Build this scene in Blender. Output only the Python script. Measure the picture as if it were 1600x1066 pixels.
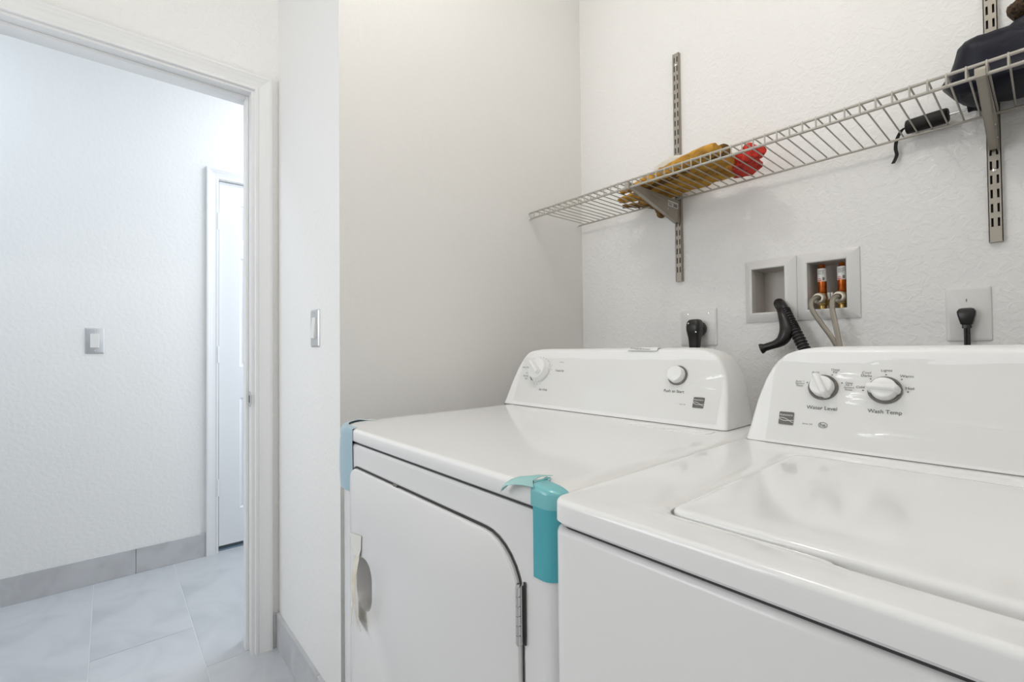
import bpy, bmesh, math, random
from mathutils import Vector, Matrix, noise

# ------------------------------------------------------------------ camera, world, lights, exposure
scene = bpy.context.scene
for o in list(bpy.data.objects):
    bpy.data.objects.remove(o)
COL = scene.collection

YAW, PITCH, ROLL, FPX, CAM_Z = 0.857101676, 0.0170298396, -0.00986216371, 727.640648, 1.09
fw = Vector((-math.sin(YAW)*math.cos(PITCH), math.cos(YAW)*math.cos(PITCH), math.sin(PITCH)))
r0 = Vector((math.cos(YAW), math.sin(YAW), 0.0))
u0 = r0.cross(fw)
rt = math.cos(ROLL)*r0 + math.sin(ROLL)*u0
up = -math.sin(ROLL)*r0 + math.cos(ROLL)*u0
cam_data = bpy.data.cameras.new('camera')
cam = bpy.data.objects.new('camera', cam_data)
COL.objects.link(cam)
M3 = Matrix((rt, up, -fw)).transposed()
cam.matrix_world = Matrix.Translation((0, 0, CAM_Z)) @ M3.to_4x4()
cam_data.sensor_width = 36.0
cam_data.lens = FPX/1600.0*36.0
cam_data.clip_start = 0.02
scene.camera = cam

world = bpy.data.worlds.new('world')
scene.world = world
world.use_nodes = True
world.node_tree.nodes['Background'].inputs[0].default_value = (0.9, 0.95, 1.0, 1)
world.node_tree.nodes['Background'].inputs[1].default_value = 0.3

def lamp(name, kind, loc, power, color, size, rot=(0, 0, 0)):
    d = bpy.data.lights.new(name, kind)
    d.energy = power
    d.color = color
    if kind == 'AREA' and isinstance(size, tuple):
        d.shape = 'RECTANGLE'
        d.size, d.size_y = size
    elif kind == 'AREA':
        d.shape = 'DISK'
        d.size = size
    elif kind == 'SPOT':
        d.spot_size = math.radians(164); d.spot_blend = 0.55
        d.shadow_soft_size = size
    else:
        d.shadow_soft_size = size
    o = bpy.data.objects.new(name, d)
    COL.objects.link(o)
    o.location = loc
    o.rotation_euler = rot
    return o

LAMP_BULB = (-0.64, 0.46, 2.66)
lamp('bulb_light', 'POINT', LAMP_BULB, 8.0, (1.0, 0.96, 0.90), 0.028)
lamp('washer_fill', 'POINT', (0.10, 0.28, 2.62), 5.8, (1.0, 0.96, 0.89), 0.14)  # unseen soft lamp added to brighten the lid and alcove walls
WIN1 = (-1.75, -0.75, 0.85, 2.10)      # unseen window added to the rear wall as fill: x0, x1, z0, z1
WIN2 = (-2.92, -2.10, 0.70, 2.20)      # unseen window added at the end of the hall as fill
lamp('fill_daylight', 'AREA', ((WIN1[0]+WIN1[1])/2, -1.47, (WIN1[2]+WIN1[3])/2), 16.0, (0.94, 0.965, 1.0), (WIN1[1]-WIN1[0], WIN1[3]-WIN1[2]), (math.pi/2, 0, 0))  # fill light added behind the made-up rear window
lamp('fill_daylight', 'AREA', ((WIN2[0]+WIN2[1])/2, 1.68, (WIN2[2]+WIN2[3])/2), 13.0, (0.82, 0.90, 1.0), (WIN2[1]-WIN2[0], WIN2[3]-WIN2[2]), (-math.pi/2, 0, 0))  # fill light added behind the made-up hall window
lamp('hall_light', 'AREA', (-2.48, 1.05, 2.66), 7.8, (0.84, 0.91, 1.0), 0.30)
lamp('hall_light', 'AREA', (-2.48, -1.05, 2.66), 7.5, (0.74, 0.86, 1.0), 0.30)  # unseen lamp added as fill for the hall and the short wall

scene.view_settings.view_transform = 'Standard'
scene.view_settings.look = 'None'
scene.view_settings.gamma = 1.0
scene.view_settings.use_curve_mapping = False
scene.view_settings.exposure = 0.19

# ------------------------------------------------------------------ materials
def mat(name, col, rough=0.5, metal=0.0, spec=0.5, bump=None, var=None, trans=0.0, alpha=1.0, coat=0.0):
    """bump = list of (kind, scale, strength, distance); var = (scale, colour 2, low, high)"""
    m = bpy.data.materials.new(name)
    m.use_nodes = True
    nt = m.node_tree
    b = nt.nodes['Principled BSDF']
    b.inputs['Base Color'].default_value = (*col, 1)
    b.inputs['Roughness'].default_value = rough
    b.inputs['Metallic'].default_value = metal
    b.inputs['Specular IOR Level'].default_value = spec
    b.inputs['Transmission Weight'].default_value = trans
    b.inputs['Alpha'].default_value = alpha
    b.inputs['Coat Weight'].default_value = coat
    tc = nt.nodes.new('ShaderNodeTexCoord')
    if var:
        n = nt.nodes.new('ShaderNodeTexNoise')
        n.inputs['Scale'].default_value = var[0]
        n.inputs['Detail'].default_value = 6
        n.inputs['Distortion'].default_value = 0.9
        nt.links.new(tc.outputs['Object'], n.inputs['Vector'])
        mr = nt.nodes.new('ShaderNodeMapRange')
        mr.inputs[1].default_value = var[2]
        mr.inputs[2].default_value = var[3]
        nt.links.new(n.outputs['Fac'], mr.inputs[0])
        mx = nt.nodes.new('ShaderNodeMix')
        mx.data_type = 'RGBA'
        mx.inputs[6].default_value = (*col, 1)
        mx.inputs[7].default_value = (*var[1], 1)
        nt.links.new(mr.outputs[0], mx.inputs[0])
        nt.links.new(mx.outputs[2], b.inputs['Base Color'])
    prev = None
    for kind, sc, st, dist in (bump or []):
        if kind == 'noise':
            n = nt.nodes.new('ShaderNodeTexNoise')
            n.inputs['Detail'].default_value = 3
            out = n.outputs['Fac']
        elif kind == 'knock':
            n = nt.nodes.new('ShaderNodeTexNoise')
            n.inputs['Detail'].default_value = 4
            n.inputs['Distortion'].default_value = 1.2
            rmp = nt.nodes.new('ShaderNodeMapRange')
            rmp.interpolation_type = 'SMOOTHSTEP'
            rmp.inputs[1].default_value = 0.44
            rmp.inputs[2].default_value = 0.60
            nt.links.new(n.outputs['Fac'], rmp.inputs[0])
            out = rmp.outputs[0]
        else:
            n = nt.nodes.new('ShaderNodeTexWave')
            n.inputs['Distortion'].default_value = 3
            out = n.outputs['Fac']
        n.inputs['Scale'].default_value = sc
        nt.links.new(tc.outputs['Object'], n.inputs['Vector'])
        bp = nt.nodes.new('ShaderNodeBump')
        bp.inputs['Strength'].default_value = st
        bp.inputs['Distance'].default_value = dist
        nt.links.new(out, bp.inputs['Height'])
        if prev:
            nt.links.new(prev.outputs[0], bp.inputs['Normal'])
        prev = bp
    if prev:
        nt.links.new(prev.outputs[0], b.inputs['Normal'])
    return m

def film_mat(name, col, tint_alpha, rough=0.12):
    """thin clear plastic: mostly see-through with a glossy skin"""
    m = bpy.data.materials.new(name)
    m.use_nodes = True
    nt = m.node_tree
    nt.nodes.remove(nt.nodes['Principled BSDF'])
    out = nt.nodes['Material Output']
    tr = nt.nodes.new('ShaderNodeBsdfTransparent')
    tr.inputs[0].default_value = (0.99, 0.99, 0.985, 1)
    gl = nt.nodes.new('ShaderNodeBsdfGlossy')
    gl.inputs['Roughness'].default_value = rough
    di = nt.nodes.new('ShaderNodeBsdfDiffuse')
    di.inputs[0].default_value = (*col, 1)
    m1 = nt.nodes.new('ShaderNodeMixShader')
    m1.inputs[0].default_value = tint_alpha
    nt.links.new(tr.outputs[0], m1.inputs[1])
    nt.links.new(di.outputs[0], m1.inputs[2])
    m2 = nt.nodes.new('ShaderNodeMixShader')
    m2.inputs[0].default_value = 0.09
    nt.links.new(m1.outputs[0], m2.inputs[1])
    nt.links.new(gl.outputs[0], m2.inputs[2])
    nt.links.new(m2.outputs[0], out.inputs[0])
    return m

WALL = mat('textured_white_paint', (0.88, 0.87, 0.85), 0.42, spec=0.35,
           bump=[('knock', 46, 0.30, 0.0026), ('noise', 150, 0.10, 0.0012)])
WALL_FINE = mat('fine_white_paint', (0.88, 0.87, 0.85), 0.5, spec=0.3,
                bump=[('noise', 55, 0.40, 0.003), ('noise', 170, 0.20, 0.001)])
CEIL = mat('ceiling_paint', (0.85, 0.85, 0.84), 0.8)
TRIM = mat('semi_gloss_trim_paint', (0.82, 0.82, 0.815), 0.45)
DOORP = mat('door_paint', (0.85, 0.86, 0.87), 0.4)
TILE = mat('grey_porcelain', (0.54, 0.55, 0.565), 0.40, var=(4.5, (0.455, 0.47, 0.485), 0.42, 0.68), bump=[('noise', 14, 0.05, 0.002)])  # slight blue in the tile colour stands in for the cool hall light
BASE = mat('grey_base_tile', (0.58, 0.58, 0.59), 0.45, var=(9.0, (0.50, 0.50, 0.51), 0.4, 0.7))
GROUT = mat('pale_grout', (0.66, 0.67, 0.67), 0.9)
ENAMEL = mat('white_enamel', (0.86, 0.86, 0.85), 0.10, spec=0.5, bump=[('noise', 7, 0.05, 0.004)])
ENAMEL_B = mat('shaded_enamel_body', (0.78, 0.775, 0.77), 0.22, spec=0.5)  # same white enamel, darkened because the fronts get less light
PLASTIC = mat('white_console_plastic', (0.86, 0.86, 0.85), 0.30, spec=0.5)
KNOBW = mat('white_knob_plastic', (0.84, 0.84, 0.83), 0.28)
RING = mat('dark_grey_ring', (0.16, 0.15, 0.13), 0.4)
INK = mat('dark_print', (0.10, 0.095, 0.085), 0.6)
INKG = mat('grey_print', (0.20, 0.19, 0.18), 0.6)
GAP = mat('seam_shadow_liner', (0.05, 0.05, 0.05), 0.8)
SEAM = mat('console_seam_grey', (0.25, 0.245, 0.235), 0.7)  # grey of the thin strip drawn along the console base
CHROME = mat('chrome', (0.75, 0.75, 0.74), 0.18, metal=1.0)
BRUSH = mat('brushed_plate_metal', (0.58, 0.59, 0.60), 0.42, metal=0.65)
NICKEL = mat('nickel_paint', (0.40, 0.365, 0.31), 0.42, metal=0.35)
WIRE = mat('shelf_wire_coating', (0.47, 0.44, 0.39), 0.40, metal=0.15)
PLATE = mat('white_plate_plastic', (0.80, 0.79, 0.77), 0.30)
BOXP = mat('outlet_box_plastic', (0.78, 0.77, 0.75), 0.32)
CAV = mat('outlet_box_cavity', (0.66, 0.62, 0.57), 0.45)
RUBBER = mat('black_rubber', (0.012, 0.011, 0.010), 0.32)
RUBBER_M = mat('black_ribbed_plastic', (0.016, 0.015, 0.014), 0.38)
HANDLE = mat('black_grip', (0.010, 0.009, 0.008), 0.5, spec=0.3)
COPPER = mat('amber_copper', (0.52, 0.13, 0.02), 0.25, metal=0.75, var=(60, (0.30, 0.05, 0.01), 0.45, 0.65))
BRASS = mat('brass', (0.55, 0.38, 0.14), 0.3, metal=0.9)
BRAID = mat('braided_steel', (0.40, 0.365, 0.31), 0.35, metal=0.7, bump=[('wave', 260, 0.5, 0.001)])
COUPL = mat('pale_coupling', (0.55, 0.50, 0.40), 0.35, metal=0.3)
LABELW = mat('white_label', (0.82, 0.82, 0.80), 0.5)
LABELR = mat('red_print', (0.65, 0.08, 0.03), 0.5)
MUSTARD = mat('mustard_suede', (0.60, 0.32, 0.055), 0.85, spec=0.2, var=(22, (0.27, 0.14, 0.03), 0.45, 0.7), bump=[('noise', 90, 0.5, 0.004)])
TANBR = mat('brown_suede', (0.17, 0.095, 0.03), 0.85, spec=0.2, var=(25, (0.30, 0.18, 0.06), 0.5, 0.7), bump=[('noise', 80, 0.5, 0.004)])
REDCL = mat('red_mesh_cloth', (0.72, 0.055, 0.035), 0.7, spec=0.3, var=(60, (0.45, 0.02, 0.015), 0.48, 0.62), bump=[('noise', 200, 0.7, 0.004)])
WHCL = mat('white_cloth', (0.72, 0.68, 0.60), 0.8, var=(15, (0.60, 0.54, 0.45), 0.5, 0.8))
NAVY = mat('navy_nylon', (0.004, 0.005, 0.014), 0.46, spec=0.32, bump=[('noise', 30, 0.35, 0.006)])
SPECK = mat('brown_speckled_wool', (0.10, 0.055, 0.025), 0.9, var=(120, (0.012, 0.010, 0.008), 0.45, 0.6), bump=[('noise', 200, 0.8, 0.006)])
TEAL = mat('teal_plastic_tape', (0.075, 0.40, 0.46), 0.22, spec=0.6)
FILMTEAL = mat('pale_teal_tape', (0.36, 0.63, 0.63), 0.25, spec=0.6)
MIDTEAL = mat('mid_teal_tape', (0.19, 0.52, 0.55), 0.22, spec=0.6)
SKYTAPE = mat('sky_blue_tape', (0.38, 0.53, 0.61), 0.3)
YTAPE = mat('yellowed_tape', (0.66, 0.60, 0.44), 0.45, var=(30, (0.76, 0.73, 0.64), 0.4, 0.65))
FILM = film_mat('clear_protective_film', (0.85, 0.85, 0.83), 0.02)
LAMPM = mat('lamp_metal', (0.8, 0.8, 0.8), 0.4)
DIFF = mat('lamp_trim', (0.85, 0.85, 0.85), 0.5)

# ------------------------------------------------------------------ mesh helpers
class MB:
    def __init__(s):
        s.v = []; s.f = []; s.m = []
    def add(s, vs, fs, mi=0):
        n = len(s.v)
        s.v += [Vector(p) for p in vs]
        for f in fs:
            s.f.append([i+n for i in f]); s.m.append(mi)
        return s
    def box(s, a, b, mi=0):
        x0, y0, z0 = a; x1, y1, z1 = b
        return s.add([(x0,y0,z0),(x1,y0,z0),(x1,y1,z0),(x0,y1,z0),(x0,y0,z1),(x1,y0,z1),(x1,y1,z1),(x0,y1,z1)],
                     [(0,3,2,1),(4,5,6,7),(0,1,5,4),(1,2,6,5),(2,3,7,6),(3,0,4,7)], mi)
    def loft(s, loops, cap0=True, cap1=True, mi=0, closed=True):
        n = len(loops[0]); vs = [p for l in loops for p in l]; fs = []
        for i in range(len(loops)-1):
            for j in range(n if closed else n-1):
                k = (j+1) % n
                fs.append((i*n+j, i*n+k, (i+1)*n+k, (i+1)*n+j))
        if cap0: fs.append(tuple(reversed(range(n))))
        if cap1: fs.append(tuple((len(loops)-1)*n+j for j in range(n)))
        return s.add(vs, fs, mi)
    def tube(s, path, r, n=10, cap=True, mi=0):
        P = [Vector(p) for p in path]; loops = []
        R = r if isinstance(r, (list, tuple)) else [r]*len(P)
        prev = None
        for i, p in enumerate(P):
            t = (P[min(i+1, len(P)-1)]-P[max(i-1, 0)]).normalized()
            if prev is None:
                a = Vector((0,0,1)) if abs(t.z) < 0.9 else Vector((1,0,0))
                prev = t.cross(a).normalized()
            prev = (prev - t*prev.dot(t)).normalized()
            b = t.cross(prev)
            loops.append([p + R[i]*(math.cos(2*math.pi*k/n)*prev + math.sin(2*math.pi*k/n)*b) for k in range(n)])
        return s.loft(loops, cap, cap, mi)
    def lathe(s, org, axis, prof, n=24, mi=0, cap=True):
        """prof = list of (distance along axis, radius)"""
        o = Vector(org); t = Vector(axis).normalized()
        a = Vector((0,0,1)) if abs(t.z) < 0.9 else Vector((1,0,0))
        e = t.cross(a).normalized(); b = t.cross(e)
        loops = [[o + t*d + r*(math.cos(2*math.pi*k/n)*e + math.sin(2*math.pi*k/n)*b) for k in range(n)] for d, r in prof]
        return s.loft(loops, cap, cap, mi)

def world_of(o):
    p = Vector((0,0,0))
    while o:
        p += o.location; o = o.parent
    return p

def obj(name, mb, material, parent=None, smooth=35, loc=None, bevel=0):
    """one mesh object; mb is in world coordinates (or about loc when loc is given)"""
    me = bpy.data.meshes.new(name)
    org = world_of(parent) if parent else Vector((0,0,0))
    off = org if loc is None else Vector((0,0,0))
    me.from_pydata([tuple(v-off) for v in mb.v], [], mb.f)
    mats = material if isinstance(material, (list, tuple)) else [material]
    for m in mats: me.materials.append(m)
    for p, mi in zip(me.polygons, mb.m): p.material_index = mi
    bm = bmesh.new(); bm.from_mesh(me)
    bmesh.ops.recalc_face_normals(bm, faces=bm.faces)
    bm.to_mesh(me); bm.free()
    if smooth:
        me.polygons.foreach_set('use_smooth', [True]*len(me.polygons))
        me.set_sharp_from_angle(angle=math.radians(smooth))
    o = bpy.data.objects.new(name, me)
    COL.objects.link(o)
    if parent: o.parent = parent
    if loc is not None: o.location = Vector(loc)-org
    if bevel:
        md = o.modifiers.new('bevel', 'BEVEL'); md.width = bevel; md.segments = 2; md.limit_method = 'ANGLE'
    return o

def tag(o, label, cat, group=None):
    o['label'] = label; o['category'] = cat
    if group: o['group'] = group
    return o

def thing(name, label, cat, loc, group=None):
    o = bpy.data.objects.new(name, None)
    COL.objects.link(o); o.location = loc; o.empty_display_size = 0.05
    return tag(o, label, cat, group)

def struct(o):
    o['kind'] = 'structure'
    return o

def rr(x0, x1, y0, y1, r, nc=6, ns=1):
    """rounded rectangle, counter-clockwise; r = one radius or (x0y0, x1y0, x1y1, x0y1)"""
    R = r if isinstance(r, (list, tuple)) else (r,)*4
    cs = [(x0+R[0], y0+R[0], R[0], 180), (x1-R[1], y0+R[1], R[1], 270), (x1-R[2], y1-R[2], R[2], 0), (x0+R[3], y1-R[3], R[3], 90)]
    pts = []
    for i, (cx, cy, rad, a) in enumerate(cs):
        arc = [(cx+rad*math.cos(math.radians(a+90*k/nc)), cy+rad*math.sin(math.radians(a+90*k/nc))) for k in range(nc+1)]
        pts += arc
        cx2, cy2, r2, a2 = cs[(i+1) % 4]
        nx = (cx2+r2*math.cos(math.radians(a2)), cy2+r2*math.sin(math.radians(a2)))
        for k in range(1, ns):
            t = k/ns
            pts.append((arc[-1][0]*(1-t)+nx[0]*t, arc[-1][1]*(1-t)+nx[1]*t))
    return pts
def XY(pts, z): return [Vector((a, b, z)) for a, b in pts]
def XZ(pts, y): return [Vector((a, y, b)) for a, b in pts]
def YZ(pts, x): return [Vector((x, a, b)) for a, b in pts]

def bez(pts, n=8):
    """Catmull-Rom through pts"""
    P = [Vector(p) for p in pts]; out = []
    for i in range(len(P)-1):
        p0 = P[max(i-1, 0)]; p1 = P[i]; p2 = P[i+1]; p3 = P[min(i+2, len(P)-1)]
        for k in range(n):
            t = k/n
            out.append(0.5*((2*p1)+(p2-p0)*t+(2*p0-5*p1+4*p2-p3)*t*t+(3*p1-p0-3*p2+p3)*t**3))
    out.append(P[-1])
    return out

def text(name, body, center, width, ex, ey, en, material, parent, height=None, align='CENTER', space=0.85):
    """flat lettering laid on a surface with axes ex (along the line), ey (up), en (out)"""
    cu = bpy.data.curves.new('lettering', 'FONT')
    cu.body = body; cu.align_x = align; cu.align_y = 'CENTER'; cu.space_line = space; cu.resolution_u = 3; cu.offset = 0.006
    tmp = bpy.data.objects.new('lettering', cu)
    COL.objects.link(tmp)
    dg = bpy.context.evaluated_depsgraph_get(); dg.update()
    me = bpy.data.meshes.new_from_object(tmp.evaluated_get(dg))
    bpy.data.objects.remove(tmp)
    xs = [v.co.x for v in me.vertices]; ys = [v.co.y for v in me.vertices]
    w = max(xs)-min(xs); h = max(ys)-min(ys)
    sx = width/w; sy = (height/h) if height else sx
    cx = (max(xs)+min(xs))/2; cy = (max(ys)+min(ys))/2
    c = Vector(center)-world_of(parent)
    for v in me.vertices:
        v.co = c + ex*((v.co.x-cx)*sx) + ey*((v.co.y-cy)*sy) + en*0.0004
    me.materials.clear(); me.materials.append(material)
    o = bpy.data.objects.new(name, me); COL.objects.link(o); o.parent = parent
    return o

# ------------------------------------------------------------------ room shell
ZC = 2.75
XL, YB = -1.282, 1.5065          # alcove left wall, back wall
XD, YS = -1.897, 0.482           # doorway wall (room side), short wall with the switch
XD2 = -2.02
XH = -2.981                      # far wall of the hall
XR, YR = 0.42, -1.35

fl = struct(obj('floor', MB().box((-3.10, -1.90, -0.05), (0.55, 1.66, -0.0014)), GROUT))
def tile_mesh(w, l):
    mb = MB(); g = 0.0017
    mb.loft([XY(rr(g, l-g, g, w-g, 0.0005, 1), -0.006), XY(rr(g, l-g, g, w-g, 0.0005, 1), -0.0006), XY(rr(g+.0006, l-g-.0006, g+.0006, w-g-.0006, 0.0005, 1), 0.0)], True, True)
    return mb
cols = [(-0.973, -0.665, (-1.9, -0.7)), (-0.665, -0.357, (-2.4, -1.2)), (-0.357, -0.049, (-1.75, -0.55)), (-0.049, 0.258, (-2.24, -1.02, 0.2)),
        (0.258, 0.565, (-1.93, -0.71)), (0.565, 0.872, (-2.5, -1.3)), (0.872, 1.18, (-2.0, -0.8)), (1.18, 1.50, (-2.4, -1.2))]
for y0, y1, cuts in cols:
    xs = [XH] + [c for c in cuts] + [XR]
    for a, b in zip(xs[:-1], xs[1:]):
        obj('tile', tile_mesh(y1-y0, b-a), TILE, fl, loc=(a, y0, 0), smooth=0)

struct(obj('ceiling', MB().box((-3.10, -1.90, ZC), (0.55, 1.66, ZC+0.06)), CEIL, smooth=0))
# back wall with the two openings of the water supply box
mb = MB()
hx = [-2.02, -0.5985, -0.5035, -0.4475, -0.353, 0.55]
hz = [0.0, 1.191, 1.3265, ZC]
for i in range(5):
    for j in range(3):
        if j == 1 and i in (1, 3): continue
        mb.add([(hx[i], YB, hz[j]), (hx[i+1], YB, hz[j]), (hx[i+1], YB, hz[j+1]), (hx[i], YB, hz[j+1])], [(0, 1, 2, 3)])
mb.box((-2.02, YB+0.10, 0), (0.55, YB+0.15, ZC))
bmw = struct(obj('wall_back', mb, WALL, smooth=0))
struct(obj('wall_left', MB().box((XD2, YS, 0), (XL, YB, ZC)), WALL_FINE, smooth=0))
struct(obj('wall_right', MB().box((XR, YR, 0), (XR+0.12, YB, ZC)), WALL, smooth=0))
def holed(name, y0, y1, x0, x1, w, m):
    return struct(obj(name, MB().box((x0, y0, 0), (w[0], y1, ZC)).box((w[1], y0, 0), (x1, y1, ZC)).box((w[0], y0, 0), (w[1], y1, w[2])).box((w[0], y0, w[3]), (w[1], y1, ZC)), m, smooth=0))
def window(name, y0, y1, w):  # frame of a window added only to let fill light in
    o = struct(obj(name, MB().box((w[0], y0, w[2]), (w[0]+.04, y1, w[3])).box((w[1]-.04, y0, w[2]), (w[1], y1, w[3])).box((w[0]+.04, y0, w[2]), (w[1]-.04, y1, w[2]+.04)).box((w[0]+.04, y0, w[3]-.04), (w[1]-.04, y1, w[3])), TRIM, smooth=0))
    zm = (w[2]+w[3])/2
    obj('sash_bar', MB().box((w[0]+.04, y0+.005, zm-.02), (w[1]-.04, y1-.005, zm+.02)), TRIM, o, smooth=0)
holed('wall_rear', YR-0.1, YR, XD2, XR+0.12, WIN1, WALL)
window('added_window_1', YR-.08, YR-.04, WIN1)
DY0, DY1, DZT = -0.42, 0.403, 2.052          # rough door opening
struct(obj('wall_doorway', MB().box((XD2, -1.80, 0), (XD, DY0, ZC)).box((XD2, DY1, 0), (XD, YS, ZC)).box((XD2, DY0, DZT), (XD, DY1, ZC)), WALL, smooth=0))
FD0, FD1, FDT = 0.4525, 1.225, 2.040         # far door opening
struct(obj('wall_hall', MB().box((XH-0.12, -1.80, 0), (XH, FD0, ZC)).box((XH-0.12, FD1, 0), (XH, YB+.1, ZC)).box((XH-0.12, FD0, FDT), (XH, FD1, ZC)), WALL_FINE, smooth=0))
holed('wall_hall_end', YB, YB+.15, XH-.12, XD2, WIN2, WALL_FINE)
window('added_window_2', YB+.09, YB+.13, WIN2)
struct(obj('wall_hall_near', MB().box((XH-.12, -1.90, 0), (XD2+.12, -1.80, ZC)), WALL_FINE, smooth=0))

# casing profile: (distance out from the opening, thickness off the wall)
CP = [(0.0, 0.0), (0.0, 0.0085), (0.002, 0.0105), (0.010, 0.0105), (0.0125, 0.0092), (0.026, 0.0118), (0.034, 0.0135), (0.037, 0.0150), (0.044, 0.0155), (0.047, 0.0170), (0.054, 0.0170), (0.057, 0.0150), (0.057, 0.0)]
def casing(y0, y1, zt, x, sx, parent):
    def leg(sgn, yy):
        return MB().loft([[Vector((x+sx*b, yy+sgn*a, 0.0)) for a, b in CP], [Vector((x+sx*b, yy+sgn*a, zt+a)) for a, b in CP]])
    obj('casing_leg', leg(-1, y0), TRIM, parent, smooth=25)
    obj('casing_leg', leg(1, y1), TRIM, parent, smooth=25)
    obj('casing_head', MB().loft([[Vector((x+sx*b, y0-a, zt+a)) for a, b in CP], [Vector((x+sx*b, y1+a, zt+a)) for a, b in CP]]), TRIM, parent, smooth=25)

# doorway frame between laundry and hall (its door leaf is not in the picture)
t1 = struct(obj('trim_1', MB().box((XD2, DY1-0.012, 0), (XD, DY1, DZT)).box((XD2, DY0, 0), (XD, DY0+0.012, DZT)).box((XD2, DY0+.012, DZT-0.012), (XD, DY1-.012, DZT)), TRIM, smooth=0))
casing(DY0+0.004, DY1-0.001, DZT-0.003, XD, 1, t1)
JY, JZ = DY1-0.012, DZT-0.012
st = MB()
st.box((XD-0.075, JY-0.011, 0), (XD-0.038, JY, JZ)).box((XD-0.075, DY0+.012, 0), (XD-0.038, DY0+0.023, JZ)).box((XD-0.075, DY0+.023, JZ-0.011), (XD-0.038, JY-.011, JZ))
obj('door_stop', st, TRIM, t1, bevel=0.002, smooth=0)
sp = MB()
sp.loft([XZ(rr(XD-0.036, XD-0.006, 0.888, 0.944, 0.004, 4), JY), XZ(rr(XD-0.036, XD-0.006, 0.888, 0.944, 0.004, 4), JY-0.0016)])
sp.box((XD-0.008, JY-0.003, 0.900), (XD+0.004, JY-0.0005, 0.932))
spo = obj('strike_plate', sp, BRUSH, t1)
obj('strike_hole', MB().box((XD-0.030, JY-0.0020, 0.903), (XD-0.018, JY-0.0010, 0.929)), GAP, spo, smooth=0)

# far six-panel door in the hall
d1 = struct(obj('door_1', MB().box((XH-0.05, FD0, 0), (XH-0.004, FD0+0.003, FDT)).box((XH-0.05, FD1-0.003, 0), (XH-0.004, FD1, FDT)).box((XH-.05, FD0+.003, FDT-0.003), (XH-.004, FD1-.003, FDT)), TRIM, smooth=0))
casing(FD0, FD1, FDT, XH, 1, d1)
leaf = MB()
x_f = XH-0.010
ya, yb_, za, zb = FD0+0.006, FD1-0.006, 0.028, FDT-0.007
PAN = []
for (p0, p1) in ((0.10, 0.335), (0.415, 0.65)):
    for (q0, q1) in ((1.712, 1.918), (1.005, 1.617), (0.215, 0.83)):
        PAN.append((FD0+p0+0.006, FD0+p1+0.006, q0, q1))
ys_ = sorted({ya, yb_} | {p[0] for p in PAN} | {p[1] for p in PAN}); zs_ = sorted({za, zb} | {p[2] for p in PAN} | {p[3] for p in PAN})
for i in range(len(ys_)-1):
    for j in range(len(zs_)-1):
        ym, zm = (ys_[i]+ys_[i+1])/2, (zs_[j]+zs_[j+1])/2
        if any(p[0] < ym < p[1] and p[2] < zm < p[3] for p in PAN): continue
        leaf.add([(x_f, ys_[i], zs_[j]), (x_f, ys_[i+1], zs_[j]), (x_f, ys_[i+1], zs_[j+1]), (x_f, ys_[i], zs_[j+1])], [(0, 1, 2, 3)])
leaf.add([(x_f, ya, za), (x_f, yb_, za), (x_f-.034, yb_, za), (x_f-.034, ya, za), (x_f, ya, zb), (x_f, yb_, zb), (x_f-.034, yb_, zb), (x_f-.034, ya, zb)],
         [(0, 1, 2, 3), (4, 5, 6, 7), (2, 3, 7, 6), (0, 3, 7, 4), (1, 2, 6, 5)])
lf = obj('door_leaf', leaf, DOORP, d1, smooth=0)
for p in PAN:
    def lp(i, d): return YZ([(p[0]+i, p[2]+i), (p[1]-i, p[2]+i), (p[1]-i, p[3]-i), (p[0]+i, p[3]-i)], x_f-d)
    obj('door_panel', MB().loft([lp(0, 0), lp(.006, .006), lp(.014, .007), lp(.030, .002), lp(.034, .0015)], False, True), DOORP, lf, smooth=0)
for z0 in (0.305, 1.030, 1.762):
    hg = MB().tube([(XH+0.007, FD0-0.002, z0), (XH+0.007, FD0-0.002, z0+0.09)], 0.006, 10).box((XH-0.009, FD0-.006, z0), (XH+0.003, FD0+.003, z0+.09))
    hg.lathe((XH+.007, FD0-.002, z0+.09), (0, 0, 1), [(0, .004), (.004, .0035), (.006, .001)], 10)
    obj('hinge', hg, TRIM, d1)
# blue-grey strip painted as the shade in the gap under the far door
obj('gap_shade', MB().box((XH-.06, FD0, 0.0), (XH-.012, FD1, 0.006)), mat('blue_grey_gap_shade', (0.22, 0.30, 0.38), .6), d1, smooth=0)
struct(obj('wall_beyond', MB().box((XH-.30, FD0-.1, 0), (XH-.25, FD1+.1, ZC)), WALL_FINE, smooth=0))

# tile baseboards
def base_run(name, pieces):
    root = None
    for k, (a, b) in enumerate(pieces):
        m_ = MB().box(a, b)
        if root is None: root = struct(obj(name, MB().box(a, (b[0], b[1], a[2]+0.002)), GROUT, smooth=0))
        obj('tile', m_, BASE, root, smooth=0, bevel=0.0012)
T = 0.011
HB = 0.122
base_run('baseboard_hall', [((XH, -1.80, 0), (XH+T, -1.116, HB)), ((XH, -1.114, 0), (XH+T, -0.506, HB)), ((XH, -0.504, 0), (XH+T, 0.1035, HB)), ((XH, 0.1055, 0), (XH+T, FD0-0.0575, HB))])
base_run('baseboard_left', [((XD+.0005, YS-T, 0), (-1.45, YS, HB)), ((-1.448, YS-T, 0), (XL, YS, HB))])
base_run('baseboard_doorway', [((XD, DY1+0.0575, 0), (XD+T, YS-T-.0005, HB))])
base_run('baseboard_back', [((XL, YB-T, 0), (-0.6, YB, HB)), ((-0.598, YB-T, 0), (XR, YB, HB))])
base_run('baseboard_alcove', [((XL, YS, 0), (XL+T, YB-T-.001, HB))])

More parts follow.
